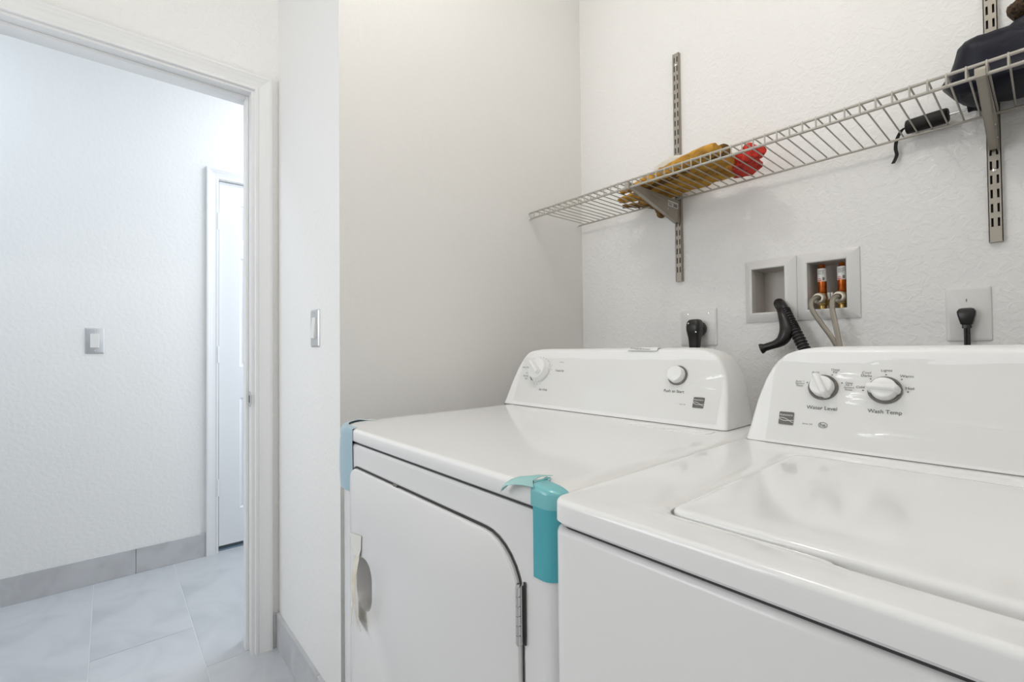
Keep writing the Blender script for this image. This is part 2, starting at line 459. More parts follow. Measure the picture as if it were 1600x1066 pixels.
# ------------------------------------------------------------------ lamps as fixtures
lt = thing('ceiling_lamp', 'small downlight on the ceiling above the dryer, out of view', 'lamp', (-0.64, 0.46, ZC))
obj('lamp_rim', MB().lathe((-0.64, 0.46, ZC), (0, 0, -1), [(0, .085), (.012, .085), (.020, .078), (.020, .066), (.004, .060)], 32, cap=False), LAMPM, lt)
for (x, y, lab) in ((0.10, 0.28, 'round fill light added on the ceiling above the washer, out of view'), (-2.48, 1.05, 'round ceiling light at the far door end of the hall, out of view'), (-2.48, -1.05, 'round fill light added at the near end of the hall, out of view')):
    c = thing('ceiling_light', lab, 'lamp', (x, y, ZC))
    obj('lamp_rim', MB().lathe((x, y, ZC), (0, 0, -1), [(0, .19), (.03, .19), (.085, .172), (.085, .156), (.03, .156)], 32, cap=False), DIFF, c)

# ------------------------------------------------------------------ appliances
EX = Vector((1, 0, 0)); EY = Vector((0, 0.4, 1)).normalized(); EN = Vector((0, -1, 0.4)).normalized()
CONS = [(0.0, 0.0, 0.0), (.003, .001, .0), (.02, .008, .003), (.05, .02, .007), (.07, .028, .010), (.09, .036, .0145), (.11, .044, .0195), (.13, .0515, .028), (.142, .0545, .0355),
        (.150, .056, .043), (.156, .0565, .051), (.160, .0575, .059), (.1635, .0595, .069), (.166, .0625, .080), (.1682, .067, .094), (.1695, .073, .110), (.170, .082, .130)]
def console(name, parent, xl, xr, y0, yb):
    loops = []
    for dz, l, t in CONS:
        rf = 0.010 if dz < .15 else 0.012
        loops.append(XY(rr(xl+t, xr-t, y0+l, yb-0.25*max(0, dz-.12), (rf, rf, .02, .02), 5), 0.9212 if dz == 0 else 0.919+max(dz, .0035)))
    obj('console_seam', MB().loft([XY(rr(xl-.0004, xr+.0004, y0-.0006, yb-.002, (.010, .010, .02, .02), 5), z) for z in (.9165, .9212)]), SEAM, parent)
    return obj(name, MB().loft(loops), PLASTIC, parent, smooth=40)
def on(xz, y0, out=0.0):
    """point on the sloping console face"""
    x, z = xz
    return Vector((x, y0+0.4*(z-0.92), z)) + EN*out

def rimmed_top(xl, xr, y0, y1, z0, z1, rads, side_r, front_r):
    """cap of an appliance: vertical sides, rolled top edges"""
    L = [XY(rr(xl+.004, xr-.004, y0+.004, y1, rads, 8), z0), XY(rr(xl, xr, y0, y1, rads, 8), z0+.004)]
    n = 6
    for k in range(n+1):
        a = math.pi/2*k/n
        dx = side_r*(1-math.cos(a)); dy = front_r*(1-math.cos(a))
        zz = z1-front_r + front_r*math.sin(a)
        L.append(XY(rr(xl+dx, xr-dx, y0+dy, y1, [max(.003, r-min(dx, dy)) for r in rads], 8), zz))
    return L

# ---- dryer
DX0, DX1, DY, DYB = -1.118, -0.386, 0.402, 1.10
dr = thing('dryer', 'white front-loading clothes dryer with a round dial, left of the washer', 'dryer', ((DX0+DX1)/2, 0.75, 0))
RAD = (.088, .022, .012, .012)
mb = MB()
front = XZ(rr(DX0+.09, DX1-.03, 0.02, 0.86, 0.01, 4), DY)
mb.loft([XY(rr(DX0+.01, DX1-.01, DY+.03, DYB-.01, RAD, 8), 0.0), XY(rr(DX0+.01, DX1-.01, DY+.03, DYB-.01, RAD, 8), 0.05)], True, True)
mb.loft([XY(rr(DX0, DX1, DY+.0005, DYB, RAD, 8), 0.05), XY(rr(DX0, DX1, DY+.0005, DYB, RAD, 8), 0.882), XY(rr(DX0+.003, DX1-.003, DY+.004, DYB, RAD, 8), 0.8865)])
hole = (-0.962, -0.889, 0.562, 0.664)
def hl(i, y): return XZ(rr(hole[0]+i, hole[1]-i, hole[2]+i, hole[3]-i, .034-i, 8), y)
keep = [k for k, f in enumerate(mb.f) if not (len(f) == 4 and max(mb.v[i].y for i in f) < DY+.001 and max(mb.v[i].z for i in f) > .88 and max(mb.v[i].x for i in f)-min(mb.v[i].x for i in f) > .3)]
assert len(keep) == len(mb.f)-1
mb.f = [mb.f[k] for k in keep]; mb.m = [mb.m[k] for k in keep]
mb.loft([XZ(rr(DX0+RAD[0], DX1-RAD[1], .05, .882, .0004, 8), DY+.0005), hl(0, DY+.0005)], False, False)
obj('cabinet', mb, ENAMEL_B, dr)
obj('seam', MB().loft([XY(rr(DX0+.006, DX1-.006, DY+.007, DYB-.004, RAD, 8), 0.886), XY(rr(DX0+.006, DX1-.006, DY+.007, DYB-.004, RAD, 8), 0.8925)]), GAP, dr)
L = rimmed_top(DX0, DX1, DY-.001, DYB, 0.8912, 0.9195, RAD, .034, .0075)
L_DRYER = L
dk = obj('top_panel', MB().loft(L, True, True), ENAMEL, dr, smooth=50)
# shallow embossed outline and lint-filter hatch at the back right of the top
obj('filter_hatch', MB().loft([XY(rr(-0.62, -0.44, 0.875, 0.922, .010, 5), 0.9192), XY(rr(-0.62, -0.44, 0.875, 0.922, .010, 5), 0.9205), XY(rr(-0.617, -0.443, 0.878, 0.919, .008, 5), 0.9209)]), ENAMEL, dr, smooth=50)
dcon = console('console', dr, -1.128, -0.4287, 0.938, 1.085)
# door: raised panel with an oval grip pocket, seam around it and a hinge at its right
dx0, dx1, dz0, dz1 = -0.999, -0.449, 0.10, 0.8385
DR = (.03, .03, .075, .03)
obj('door_seam', MB().loft([XZ(rr(dx0-.0035, dx1+.0035, dz0-.004, dz1+.0045, (.03, .03, .078, .033), 8), DY-.0006), XZ(rr(dx0+.008, dx1-.008, dz0+.008, dz1-.008, (.03, .03, .078, .033), 8), DY-.0006)], False, False), GAP, dr)
def dl(i, y): return XZ(rr(dx0+i, dx1-i, dz0+i, dz1-i, [max(.005, r-i) for r in DR], 8), y)
fd = DY-.0075
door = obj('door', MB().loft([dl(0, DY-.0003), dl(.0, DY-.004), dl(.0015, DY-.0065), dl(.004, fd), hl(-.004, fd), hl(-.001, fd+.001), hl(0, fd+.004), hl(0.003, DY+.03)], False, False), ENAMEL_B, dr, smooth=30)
obj('grip_pocket', MB().loft([hl(-.002, DY+.004), hl(.002, DY+.028), hl(.010, DY+.034)], False, True), mat('grip_pocket_grey', (.55, .53, .51), .5), door)
hg = MB()
zt, zb_ = 0.789, 0.716
hxc = dx1+.0015
nk = 6
for k in range(nk):
    a = zb_+(zt-zb_)*k/nk; b = zb_+(zt-zb_)*(k+1)/nk
    hg.tube([(hxc, DY-.0085, a+.0006), (hxc, DY-.0085, b-.0006)], .0036, 12)
hg.tube([(hxc, DY-.0085, zb_-.002), (hxc, DY-.0085, zt+.003)], .0022, 8)
hg.box((hxc-.001, DY-.0065, zb_), (hxc+.003, DY-.001, zt))
obj('hinge', hg, CHROME, door)
obj('hinge_recess', MB().box((hxc+.0028, DY-.002, zb_-.002), (hxc+.0062, DY-.0006, zt+.004)), GAP, door, smooth=0)
obj('door_bumper', MB().box((-0.800, DY-.004, dz1-.001), (-0.785, DY-.0008, dz1+.0045)), RING, door, smooth=0)
# timer dial
dc = (-1.0025, 1.0262)
dial = obj('dial', MB().lathe(on(dc, .938), EN, [(0, .0385), (.004, .0385), (.006, .0365), (.012, .0335), (.018, .0325), (.0205, .0305), (.0215, .026)], 40), KNOBW, dr)
A = math.radians(38)
gx = (EX*math.cos(A)-EY*math.sin(A)); gy = (EX*math.sin(A)+EY*math.cos(A))
def grip(c, o0, o1, ln, w, tip):
    lo = []
    for oo, wi, le in ((o0, w*1.25, ln), (o0+(o1-o0)*.6, w, ln*.98), (o1-.001, w*.62, ln*.95), (o1, w*.40, ln*.92)):
        pts = rr(-le-tip, le, -wi, wi, wi*.6, 4)
        lo.append([c+EN*oo+gx*p+gy*q for p, q in pts])
    return MB().loft(lo)
obj('dial_grip', grip(on(dc, .938), .012, .036, .027, .0075, .002), KNOBW, dial)
ticks = MB(); dots = MB()
for k in range(26):
    a = math.radians(-130+k*9.6)
    c = on(dc, .938)+EN*.0063+(EX*math.cos(a)+EY*math.sin(a))*.0378
    t = (EX*math.cos(a)+EY*math.sin(a)); q = t.cross(EN)
    if k % 2 == 0 or 5 < k < 17:
        ticks.add([c-t*.0013-q*.0007, c+t*.0013-q*.0007, c+t*.0013+q*.0007, c-t*.0013+q*.0007], [(0, 1, 2, 3)])
for a_ in (-105, -88, -72, -30, -14, 3, 20, 36, 50, 66, 84):
    a = math.radians(a_)
    c = on(dc, .938)+EN*.0004+(EX*math.cos(a)+EY*math.sin(a))*.0455
    obj('print_dot', MB().add([c+(EX*math.cos(w)+EY*math.sin(w))*.0010 for w in [i*math.pi/4 for i in range(8)]], [tuple(range(8))]), INKG, dcon, smooth=0)
obj('dial_ticks', ticks, INKG, dial, smooth=0)
arc = MB(); pa = []; pb = []
for k in range(9):
    a = math.radians(198+k*4.5)
    e = EX*math.cos(a)+EY*math.sin(a)
    pa.append(on(dc, .938)+EN*.0005+e*.0388); pb.append(on(dc, .938)+EN*.0005+e*.0435)
for k in range(8): arc.add([pa[k], pa[k+1], pb[k+1], pb[k]], [(0, 1, 2, 3)])
obj('print_arc', arc, INK, dcon, smooth=0)
for body, c, w, m_ in (('Timed Dry', (-0.9235, 1.0578), .041, INKG), ('Touch Up', (-0.9245, 1.0255), .034, INKG), ('Air Only', (-0.9700, 0.9698), .034, INKG), ('Auto Dry', (-1.0705, 1.0320), .029, INKG),
                       ('Less', (-1.0575, 1.0160), .009, INKG), ('Normal', (-1.0600, 1.0070), .021, INKG), ('More', (-1.0530, 0.9985), .012, INKG), ('Wrinkle', (-0.9245, 1.0505), .018, INKG),
                       ('Push to Start', (-0.5585, 0.9910), .050, INK), ('Series 100', (-0.5318, 0.9643), .014, INKG)):
    text('lettering', body, on(c, .938), w, EX, EY, EN, m_, dcon)
# start button
sc = (-0.5560, 1.0255)
rg = obj('button_ring', MB().lathe(on(sc, .938), EN, [(0, .0232), (.0030, .0232), (.0035, .0222), (.0035, .0185), (.001, .018)], 36), RING, dcon)
obj('start_button', MB().lathe(on(sc, .938)+EN*.001, EN, [(0, .0195), (.013, .0188), (.0165, .0170), (.018, .013)], 36), KNOBW, dr)

def logo(c, y0, w, h, parent):
    o = on(c, y0)
    pl = obj('brand_plate', MB().loft([[o+EX*p+EY*q+EN*.0004 for p, q in rr(-w/2, w/2, -h/2, h/2, w*.08, 4)], [o+EX*p+EY*q+EN*.0010 for p, q in rr(-w/2, w/2, -h/2, h/2, w*.08, 4)]]), mat('warm_grey_badge', (.095, .088, .075), .4), parent)
    text('lettering', 'Kenmore', o+EY*h*.26+EN*.0010, w*.84, EX, EY, EN, LABELW, pl)
    for sg in (1, -1):
        wv = MB()
        P = []
        for k in range(17):
            t = k/16
            P.append((-w*.5+w*t, h*(-.02 - .19*t + .02*(1-t)) + sg*h*.10*math.sin(math.pi*2*t*0.62+.35) - h*.02))
        for k in range(16):
            a, b = P[k], P[k+1]
            wv.add([o+EX*a[0]+EY*(a[1]-h*.022)+EN*.0013, o+EX*b[0]+EY*(b[1]-h*.022)+EN*.0013, o+EX*b[0]+EY*(b[1]+h*.022)+EN*.0013, o+EX*a[0]+EY*(a[1]+h*.022)+EN*.0013], [(0, 1, 2, 3)])
        obj('badge_wave', wv, LABELW, pl, smooth=0)
logo((-0.4962, 0.9705), .938, .0245, .0235, dcon)

# ---- washer
WX0, WX1, WY, WYB = -0.379, 0.321, 0.383, 1.05
ws = thing('washer', 'white top-loading washing machine with a closed lid, right of the dryer', 'washer', ((WX0+WX1)/2, 0.70, 0))
RW = (.020, .020, .012, .012)
mb = MB()
mb.loft([XY(rr(WX0+.01, WX1-.01, WY+.03, WYB-.01, RW, 8), 0.0), XY(rr(WX0+.01, WX1-.01, WY+.03, WYB-.01, RW, 8), 0.05)])
mb.loft([XY(rr(WX0, WX1, WY+.0005, WYB, RW, 8), 0.05), XY(rr(WX0, WX1, WY+.0005, WYB, RW, 8), 0.8815), XY(rr(WX0+.001, WX1-.001, WY+.002, WYB, RW, 8), 0.8855), XY(rr(WX0+.005, WX1-.005, WY+.006, WYB, RW, 8), 0.8875)])
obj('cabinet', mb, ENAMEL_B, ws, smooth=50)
obj('seam', MB().loft([XY(rr(WX0+.006, WX1-.006, WY+.007, WYB-.004, RW, 8), 0.887), XY(rr(WX0+.006, WX1-.006, WY+.007, WYB-.004, RW, 8), 0.8925)]), GAP, ws)
# top: rolled rim, shallow slope into the lid well, well wall; a finger recess in front of the lid
lx0, lx1, ly0, ly1 = -0.268, 0.216, 0.4465, 0.820
NS = 48
def wl(x0, x1, y0, y1, rads, z, notch=0.0, dzn=0.0):
    out = []
    for a, b in rr(x0, x1, y0, y1, rads, 8, NS):
        zz = z
        if notch and b < y0+.004:
            u = min(1, max(0, (0.095-abs(a+0.026))/.012)); u = u*u*(3-2*u)
            b -= notch*u; zz -= dzn*u
        out.append(Vector((a, b, zz)))
    return out
L = [wl(WX0+.003, WX1-.003, WY+.003, WYB, RW, .8918), wl(WX0, WX1, WY-.0005, WYB, RW, .8955)]
for k in range(7):
    a = math.pi/2*k/6; d = .0065*(1-math.cos(a))
    L.append(wl(WX0+d, WX1-d, WY-.0005+d, WYB, [max(.006, r-d) for r in RW], .9135+.0065*math.sin(a)))
L += [wl(WX0+.030, WX1-.030, WY+.028, WYB-.02, .03, .9205), wl(WX0+.055, WX1-.055, ly0-.022, ly1+.04, .03, .9195, .002),
      wl(lx0-.018, lx1+.018, ly0-.012, ly1+.012, .028, .9188, .007, .0), wl(lx0-.006, lx1+.006, ly0-.005, ly1+.005, .024, .9165, .014, .002), wl(lx0-.0035, lx1+.0035, ly0-.003, ly1+.003, .022, .9145, .015, .006), wl(lx0-.0035, lx1+.0035, ly0-.003, ly1+.003, .022, .900)]
obj('top_panel', MB().loft(L, True, True), ENAMEL, ws, smooth=40)
lid = [wl(lx0+i, lx1-i, ly0+i, ly1-i, [.018-min(i, .01)]*4, z) for i, z in ((.0005, .903), (0, .913), (.0003, .9165), (.002, .9192), (.005, .9206), (.012, .9212), (.05, .9218), (.12, .9222))]
obj('lid', MB().loft(lid), ENAMEL, ws, smooth=40)
wcon = console('console', ws, -0.3703, 0.313, 0.885, 1.04)
# control knobs with dark rings
def knob(c, ang, nm):
    rg = obj('knob_ring', MB().lathe(on(c, .885), EN, [(0, .0222), (.0028, .0222), (.0034, .0214), (.0034, .0188), (.0008, .0183)], 40), RING, wcon)
    kn = obj(nm, MB().lathe(on(c, .885)+EN*.0008, EN, [(0, .0178), (.012, .0172), (.0165, .0160), (.018, .0135), (.0184, .009)], 40), KNOBW, ws)
    a = math.radians(ang)
    px = EX*math.cos(a)+EY*math.sin(a); py = EN.cross(px)
    o = on(c, .885)
    lo = []
    for oo, w, l0, l1 in ((.002, .0066, .0215, -.0205), (.016, .0060, .0210, -.0200), (.022, .0048, .0205, -.019), (.0248, .0034, .0195, -.0175), (.0256, .0020, .0185, -.016)):
        pts = rr(l1, l0, -w, w, w*.75, 5)
        lo.append([o+EN*oo+px*p+py*q for p, q in pts])
    obj('knob_grip', MB().loft(lo), KNOBW, kn)
    return kn
knob((-0.2553, 1.0186), 116, 'water_level_knob')
knob((-0.1716, 1.0188), 178, 'wash_temperature_knob')
for body, c, w, m_ in (('Water Level', (-0.2548, 0.9850), .0445, INK), ('Wash Temp', (-0.1703, 0.9856), .0425, INK), ('Auto', (-0.2690, 1.0440), .0115, INKG), ('Deep\nFill', (-0.2398, 1.0470), .0120, INKG),
                       ('Auto +\nSecond\nRinse', (-0.2915, 1.0240), .0140, INKG), ('Deep\nFill +\nSecond\nRinse', (-0.2190, 1.0225), .0135, INKG), ('Cold', (-0.2035, 1.0222), .0110, INK), ('Cool\nDarks', (-0.1965, 1.0432), .0142, INK),
                       ('Cool\nLights', (-0.1708, 1.0516), .0140, INK), ('Warm', (-0.1460, 1.0415), .0165, INK), ('Hot', (-0.1412, 1.0235), .0105, INK), ('Series 100', (-0.2730, 0.9574), .0150, INKG)):
    text('lettering', body, on(c, .885), w, EX, EY, EN, m_, wcon, space=.82)
dots = MB()
for c in ((-0.2438, 1.0401), (-0.2800, 1.0258), (-0.2288, 1.0274), (-0.1995, 1.0172), (-0.1907, 1.0356), (-0.1713, 1.0429), (-0.1517, 1.0364), (-0.1434, 1.0180), (-.2665, 1.0400)):
    o = on(c, .885, .0005)
    obj('print_dot', MB().add([o+(EX*math.cos(w)+EY*math.sin(w))*.00115 for w in [i*math.pi/5 for i in range(10)]], [tuple(range(10))]), INK, wcon, smooth=0)
logo((-0.3062, 0.9632), .885, .0232, .0228, wcon)
ov = MB(); o = on((-0.2503, 0.9578), .885, .0005)
ri = [o+EX*.0058*math.cos(w)+EY*.0042*math.sin(w) for w in [i*math.pi/16 for i in range(32)]]; ro = [o+EX*.0066*math.cos(w)+EY*.0050*math.sin(w) for w in [i*math.pi/16 for i in range(32)]]
ov.loft([ri, ro], False, False)
obj('emblem_ring', ov, INK, wcon, smooth=0)
text('lettering', 'he', on((-0.2503, 0.9580), .885), .0080, EX, EY, EN, INK, wcon)

# clear protective films still on both consoles
def film(parent, x0, x1, z0, z1, y0, ridges, nx=90, nz=40):
    mb = MB(); vs = []; fs = []
    for j in range(nz+1):
        for i in range(nx+1):
            x = x0+(x1-x0)*i/nx; z = z0+(z1-z0)*j/nz
            out = .0018 + .0007*noise.noise(Vector((x*14, z*30, y0)))
            for rx0, rx1, rz, sl, hh in ridges:
                t = (x-rx0)/(rx1-rx0)
                if 0 < t < 1:
                    zc = rz+sl*(x-rx0)
                    out += hh*math.sin(math.pi*t)*math.exp(-((z-zc)/.0022)**2)
            vs.append(on((x, z), y0, out))
    for j in range(nz):
        for i in range(nx):
            a = j*(nx+1)+i
            fs.append((a, a+1, a+nx+2, a+nx+1))
    mb.add(vs, fs)
    return obj('protective_film', mb, FILM, parent)
film(wcon, -0.335, 0.25, 0.925, 1.068, .885, [(-.245, -.175, 1.0395, -.02, .003), (-.225, -.185, 1.008, -.02, .003), (-.225, -.18, .999, -.015, .003), (-.21, -.08, .952, -.02, .0022), (-.20, -.12, 1.0615, 0, .003), (-.20, -.10, 1.066, 0, .003), (-.13, -.02, .978, -.03, .002)], 150, 60)
film(dcon, -1.085, -0.450, 0.93, 1.064, .938, [(-.53, -.45, 1.045, -.2, .003), (-.50, -.44, 1.02, .25, .003), (-.56, -.45, 1.008, -.06, .002), (-.66, -.56, 1.035, -.02, .0012)], 150, 50)
# white caution sticker on the console's top edge
so = on((-0.6555, 1.0955), .938)
sv = MB(); a0 = Vector((-0.698, .9935, 1.0835)); 
stk = [(-0.700, .9945, 1.0830), (-0.617, .9945, 1.0815), (-0.617, 1.0010, 1.0888), (-0.700, 1.0010, 1.0888), (-0.612, 1.0145, 1.0903), (-0.698, 1.0145, 1.0903)]
sv.add(stk, [(0, 1, 2, 3), (3, 2, 4, 5)])
sv2 = MB()
P0, P1, P2, P3, P4, P5 = [Vector(p)+Vector((0, -.0012, .0008)) for p in stk]
bt = [[P0, P1, P2, P3], [p+Vector((0, .0006, -.0005)) for p in (P0, P1, P2, P3)]]
sv2.loft(bt); sv2.loft([[P3, P2, P4, P5], [p+Vector((0, .0003, -.0006)) for p in (P3, P2, P4, P5)]])
stko = obj('caution_sticker', sv2, LABELW, dcon, smooth=0)
e1 = (P1-P0).normalized(); e2 = (P3-P0).normalized(); e3 = e1.cross(e2)
ln = MB()
for k, (f0, f1) in enumerate(((.05, .95), (.08, .90), (.25, .70))):
    q = P0+e2*(.0085-.0027*k)*(P3-P0).length/.0098
    w = (P1-P0).length
    x = f0
    random.seed(k)
    while x < f1:
        dxx = random.uniform(.05, .11)
        ln.add([q+e1*w*x+e3*.0004, q+e1*w*(x+dxx)+e3*.0004, q+e1*w*(x+dxx)+e2*.0013+e3*.0004, q+e1*w*x+e2*.0013+e3*.0004], [(0, 1, 2, 3)])
        x += dxx+.02
obj('sticker_print', ln, INKG, stko, smooth=0)

# ------------------------------------------------------------------ tapes on the dryer
def sheet(name, rows, thick, material, label=None, cat='tape', parent=None):
    """rows of points (grid) with a small thickness"""
    mb = MB(); n = len(rows[0]); m = len(rows)
    G = [[Vector(p) for p in r] for r in rows]
    vs = []; nr = []
    for i in range(m):
        for j in range(n):
            a = G[min(i+1, m-1)][j]-G[max(i-1, 0)][j]; b = G[i][min(j+1, n-1)]-G[i][max(j-1, 0)]
            q = a.cross(b); q = q.normalized() if q.length > 1e-12 else Vector((0, 0, 1))
            vs.append(G[i][j]); nr.append(q)
    N = m*n; fs = []
    V = vs+[v+q*thick for v, q in zip(vs, nr)]
    for i in range(m-1):
        for j in range(n-1):
            a = i*n+j; fs.append((a, a+1, a+n+1, a+n)); fs.append((N+a, N+a+n, N+a+n+1, N+a+1))
    for i in range(m-1):
        for j in (0, n-1):
            a = i*n+j; fs.append((a, a+n, N+a+n, N+a))
    for j in range(n-1):
        for i in (0, m-1):
            a = i*n+j; fs.append((a, N+a, N+a+1, a+1))
    mb.add(V, fs)
    o = obj(name, mb, material, parent)
    if label: tag(o, label, cat)
    return o

# teal tape on the right front corner: goes down the front and round the corner; top end folded over the rim
tp = thing('packing_tape', 'teal plastic tape wrapped down the dryer corner beside the washer', 'tape', (-0.40, 0.395, 0.81))
rows = []
cr = .022
for z in (0.8075, 0.83, 0.86, 0.8795, 0.886, 0.8935, 0.898, 0.907):
    row = []
    for u in range(6):
        row.append((-0.4245+(DX1-cr+.4245)*u/5, DY-.0022, z))
    for k in range(1, 7):
        a = math.radians(-90+k*90/6)
        row.append((DX1-cr+(cr+.0022)*math.cos(a), DY+cr+(cr+.0022)*math.sin(a), z+.0012*k*0.6))
    row.append((DX1+.0022, DY+cr+.008, z+.006))
    rows.append(row)
obj('tape_strip', (lambda: None)() or MB(), TEAL, tp) if False else sheet('tape_strip', rows, -.0006, TEAL, parent=tp)
rows = []
nL = len(L_DRYER)-2
for q, lo in enumerate(L_DRYER[1:]):
    th = math.pi/2*max(0, q-1)/(nL-1)
    arc = lo[9:18]; row = []
    for u in range(6):
        row.append((-0.4275+(arc[0].x+.4275)*u/6, arc[0].y-.0026*math.cos(th), arc[0].z+.0022*math.sin(th)))
    for k, p in enumerate(arc):
        a = math.radians(-90+90*k/8)
        row.append((p.x+.0026*math.cos(a)*math.cos(th), p.y+.0026*math.sin(a)*math.cos(th), p.z+.0022*math.sin(th)))
    rows.append(row)
for e in (.008, .016, .022):
    rows.append([(x-.004*(k > 8)*e/.012, y+e*(.6 if k > 9 else 1)+(.004 if k < 2 else 0), z+.0015*math.sin(k*.9)*(e/.036)) for k, (x, y, z) in enumerate(rows[nL])])
sheet('tape_fold', rows, .0006, MIDTEAL, parent=tp)
rows = []
for t in (0, .2, .4, .6, .8, 1):
    w = .034*(1-t)**.8+.003
    cx = -0.4310-.044*t
    yy = DY+.008-.020*t-.012*math.sin(math.pi*t)
    zz = .9225-.021*t*t+.004*math.sin(math.pi*t)
    rows.append([(cx+.004*(1-t), yy+w*.75, zz+.002), (cx, yy+w*.3, zz+.003), (cx-.001, yy-w*.1, zz), (cx+.010*(1-t), yy-w*.35, zz-.004*(1-t))])
sheet('tape_flap', rows, .0006, FILMTEAL, parent=tp)

# pale blue tape on the left front corner
rows = []
rl = .088
def lcorner(a, d):  # a in degrees along the left front corner arc, d offset outwards
    return (DX0+rl-(rl+d)*math.sin(math.radians(a)), DY+rl-(rl+d)*math.cos(math.radians(a)))
for z, xf, dd in ((.783, -.990, .004), (.82, -.992, .006), (.86, -.994, .006), (.887, -.995, .005), (.894, -.994, .004), (.906, -.993, .004), (.9125, -.993, .003)):
    row = [(xf+(-1.03-xf)*k/3, DY-.0022-.0015*k, z) for k in range(3)]
    row += [(*lcorner(90*k/8, .004+dd*math.sin(math.pi*min(1, (k+1)/7))), z) for k in range(9)]
    rows.append(row)
for ins, z in ((.000, .9195), (.010, .9222)):
    row = [(-.993+(-1.03+.993)*k/3, DY-.002+ins, z) for k in range(3)]
    rows.append(row+[(*lcorner(90*k/8, -ins+.004*(1-ins/.01)), z) for k in range(9)])
tl = thing('packing_tape', 'pale blue tape over the far left front corner of the dryer', 'tape', (-1.10, 0.42, 0.78))
sheet('tape_strip', rows, -.0005, SKYTAPE, parent=tl)
rows = [[(-1.108+i*.0085+j*.004, .452+.006*i+j*.010, .9226-.0003*i) for j in range(3)] for i in range(5)]
sheet('tape_end', rows, .0006, mat('greyed_tape_end', (.60, .66, .66), .3), parent=tl)

# yellowed tape hanging over the door grip
yt = thing('masking_tape', 'yellowed torn tape hanging over the dryer door grip', 'tape', (-0.95, 0.39, 0.53))
fy = fd-.0012
sheet('tape_strip', [[(-.991+i*.02*(1-j*.12)+j*.006, fy-.0005-.004*max(0, j-2)*i/3, .700-j*.014+i*.003) for i in range(4)] for j in range(4)], .0005, mat('aged_clear_tape', (.78, .77, .71), .4), parent=yt)
sheet('tape_tail', [[(-.957+j*.0005+i*(.0095+.0014*j), fy-.002-.010*math.sin(math.pi*min(1, j/9))-.005*i*(j/9), .664-j*.0145+(i*.004 if j > 7 else 0)-(.006*i if j == 9 else 0)) for i in range(3)] for j in range(10)], .0005, YTAPE, parent=yt)
sheet('tape_shred', [[(-.978+j*.006+i*.004, fy-.001-.004*j, .556-j*.012) for i in range(2)] for j in range(4)], .0005, YTAPE, parent=yt)

# ------------------------------------------------------------------ wire shelf with its standards and brackets
SF, SB, ST = 1.203, 1.478, 1.6025       # front rail y, back rail y, deck wire level
sh = thing('wire_shelf', 'long grey coated wire shelf across the back wall above the machines', 'shelf', (-0.45, 1.35, 1.58))
xa, xb = -1.279, 0.41
obj('front_rail', MB().tube([(xa, SF, 1.581), (xb, SF, 1.581)], .0034, 12), WIRE, sh)
obj('lip_rail', MB().tube([(xa, SF-.001, ST-.0005), (xb, SF-.001, ST-.0005)], .0032, 12), WIRE, sh)
obj('back_rail', MB().tube([(xa, SB, ST-.003), (xb, SB, ST-.003)], .0030, 12), WIRE, sh)
wire_mesh = None
k = -17
while True:
    x = -0.0382-.02696*k
    k += 1
    if x > xb-.01: continue
    if x < xa+.004: break
    if wire_mesh is None:
        m_ = MB().tube([(0, SB+.004, ST+.0018), (0, 1.33, ST+.0018), (0, SF+.004, ST+.0022), (0, SF-.0028, ST+.0020), (0, SF-.0040, ST-.001), (0, SF-.0036, 1.590), (0, SF-.0030, 1.5795)], .00175, 6)
        w0 = obj('wire', m_, WIRE, sh, loc=(x, 0, 0))
        wire_mesh = w0
    else:
        c = wire_mesh.copy(); COL.objects.link(c); c.parent = sh
        c.location.x = x-world_of(sh).x
# end caps at the left wall
for yy, zz in ((SF, 1.581), (SF-.001, ST), (SB, ST-.003)):
    obj('end_cap', MB().tube([(xa-.0025, yy, zz), (xa+.004, yy, zz)], .0045, 10), LABELW, sh)

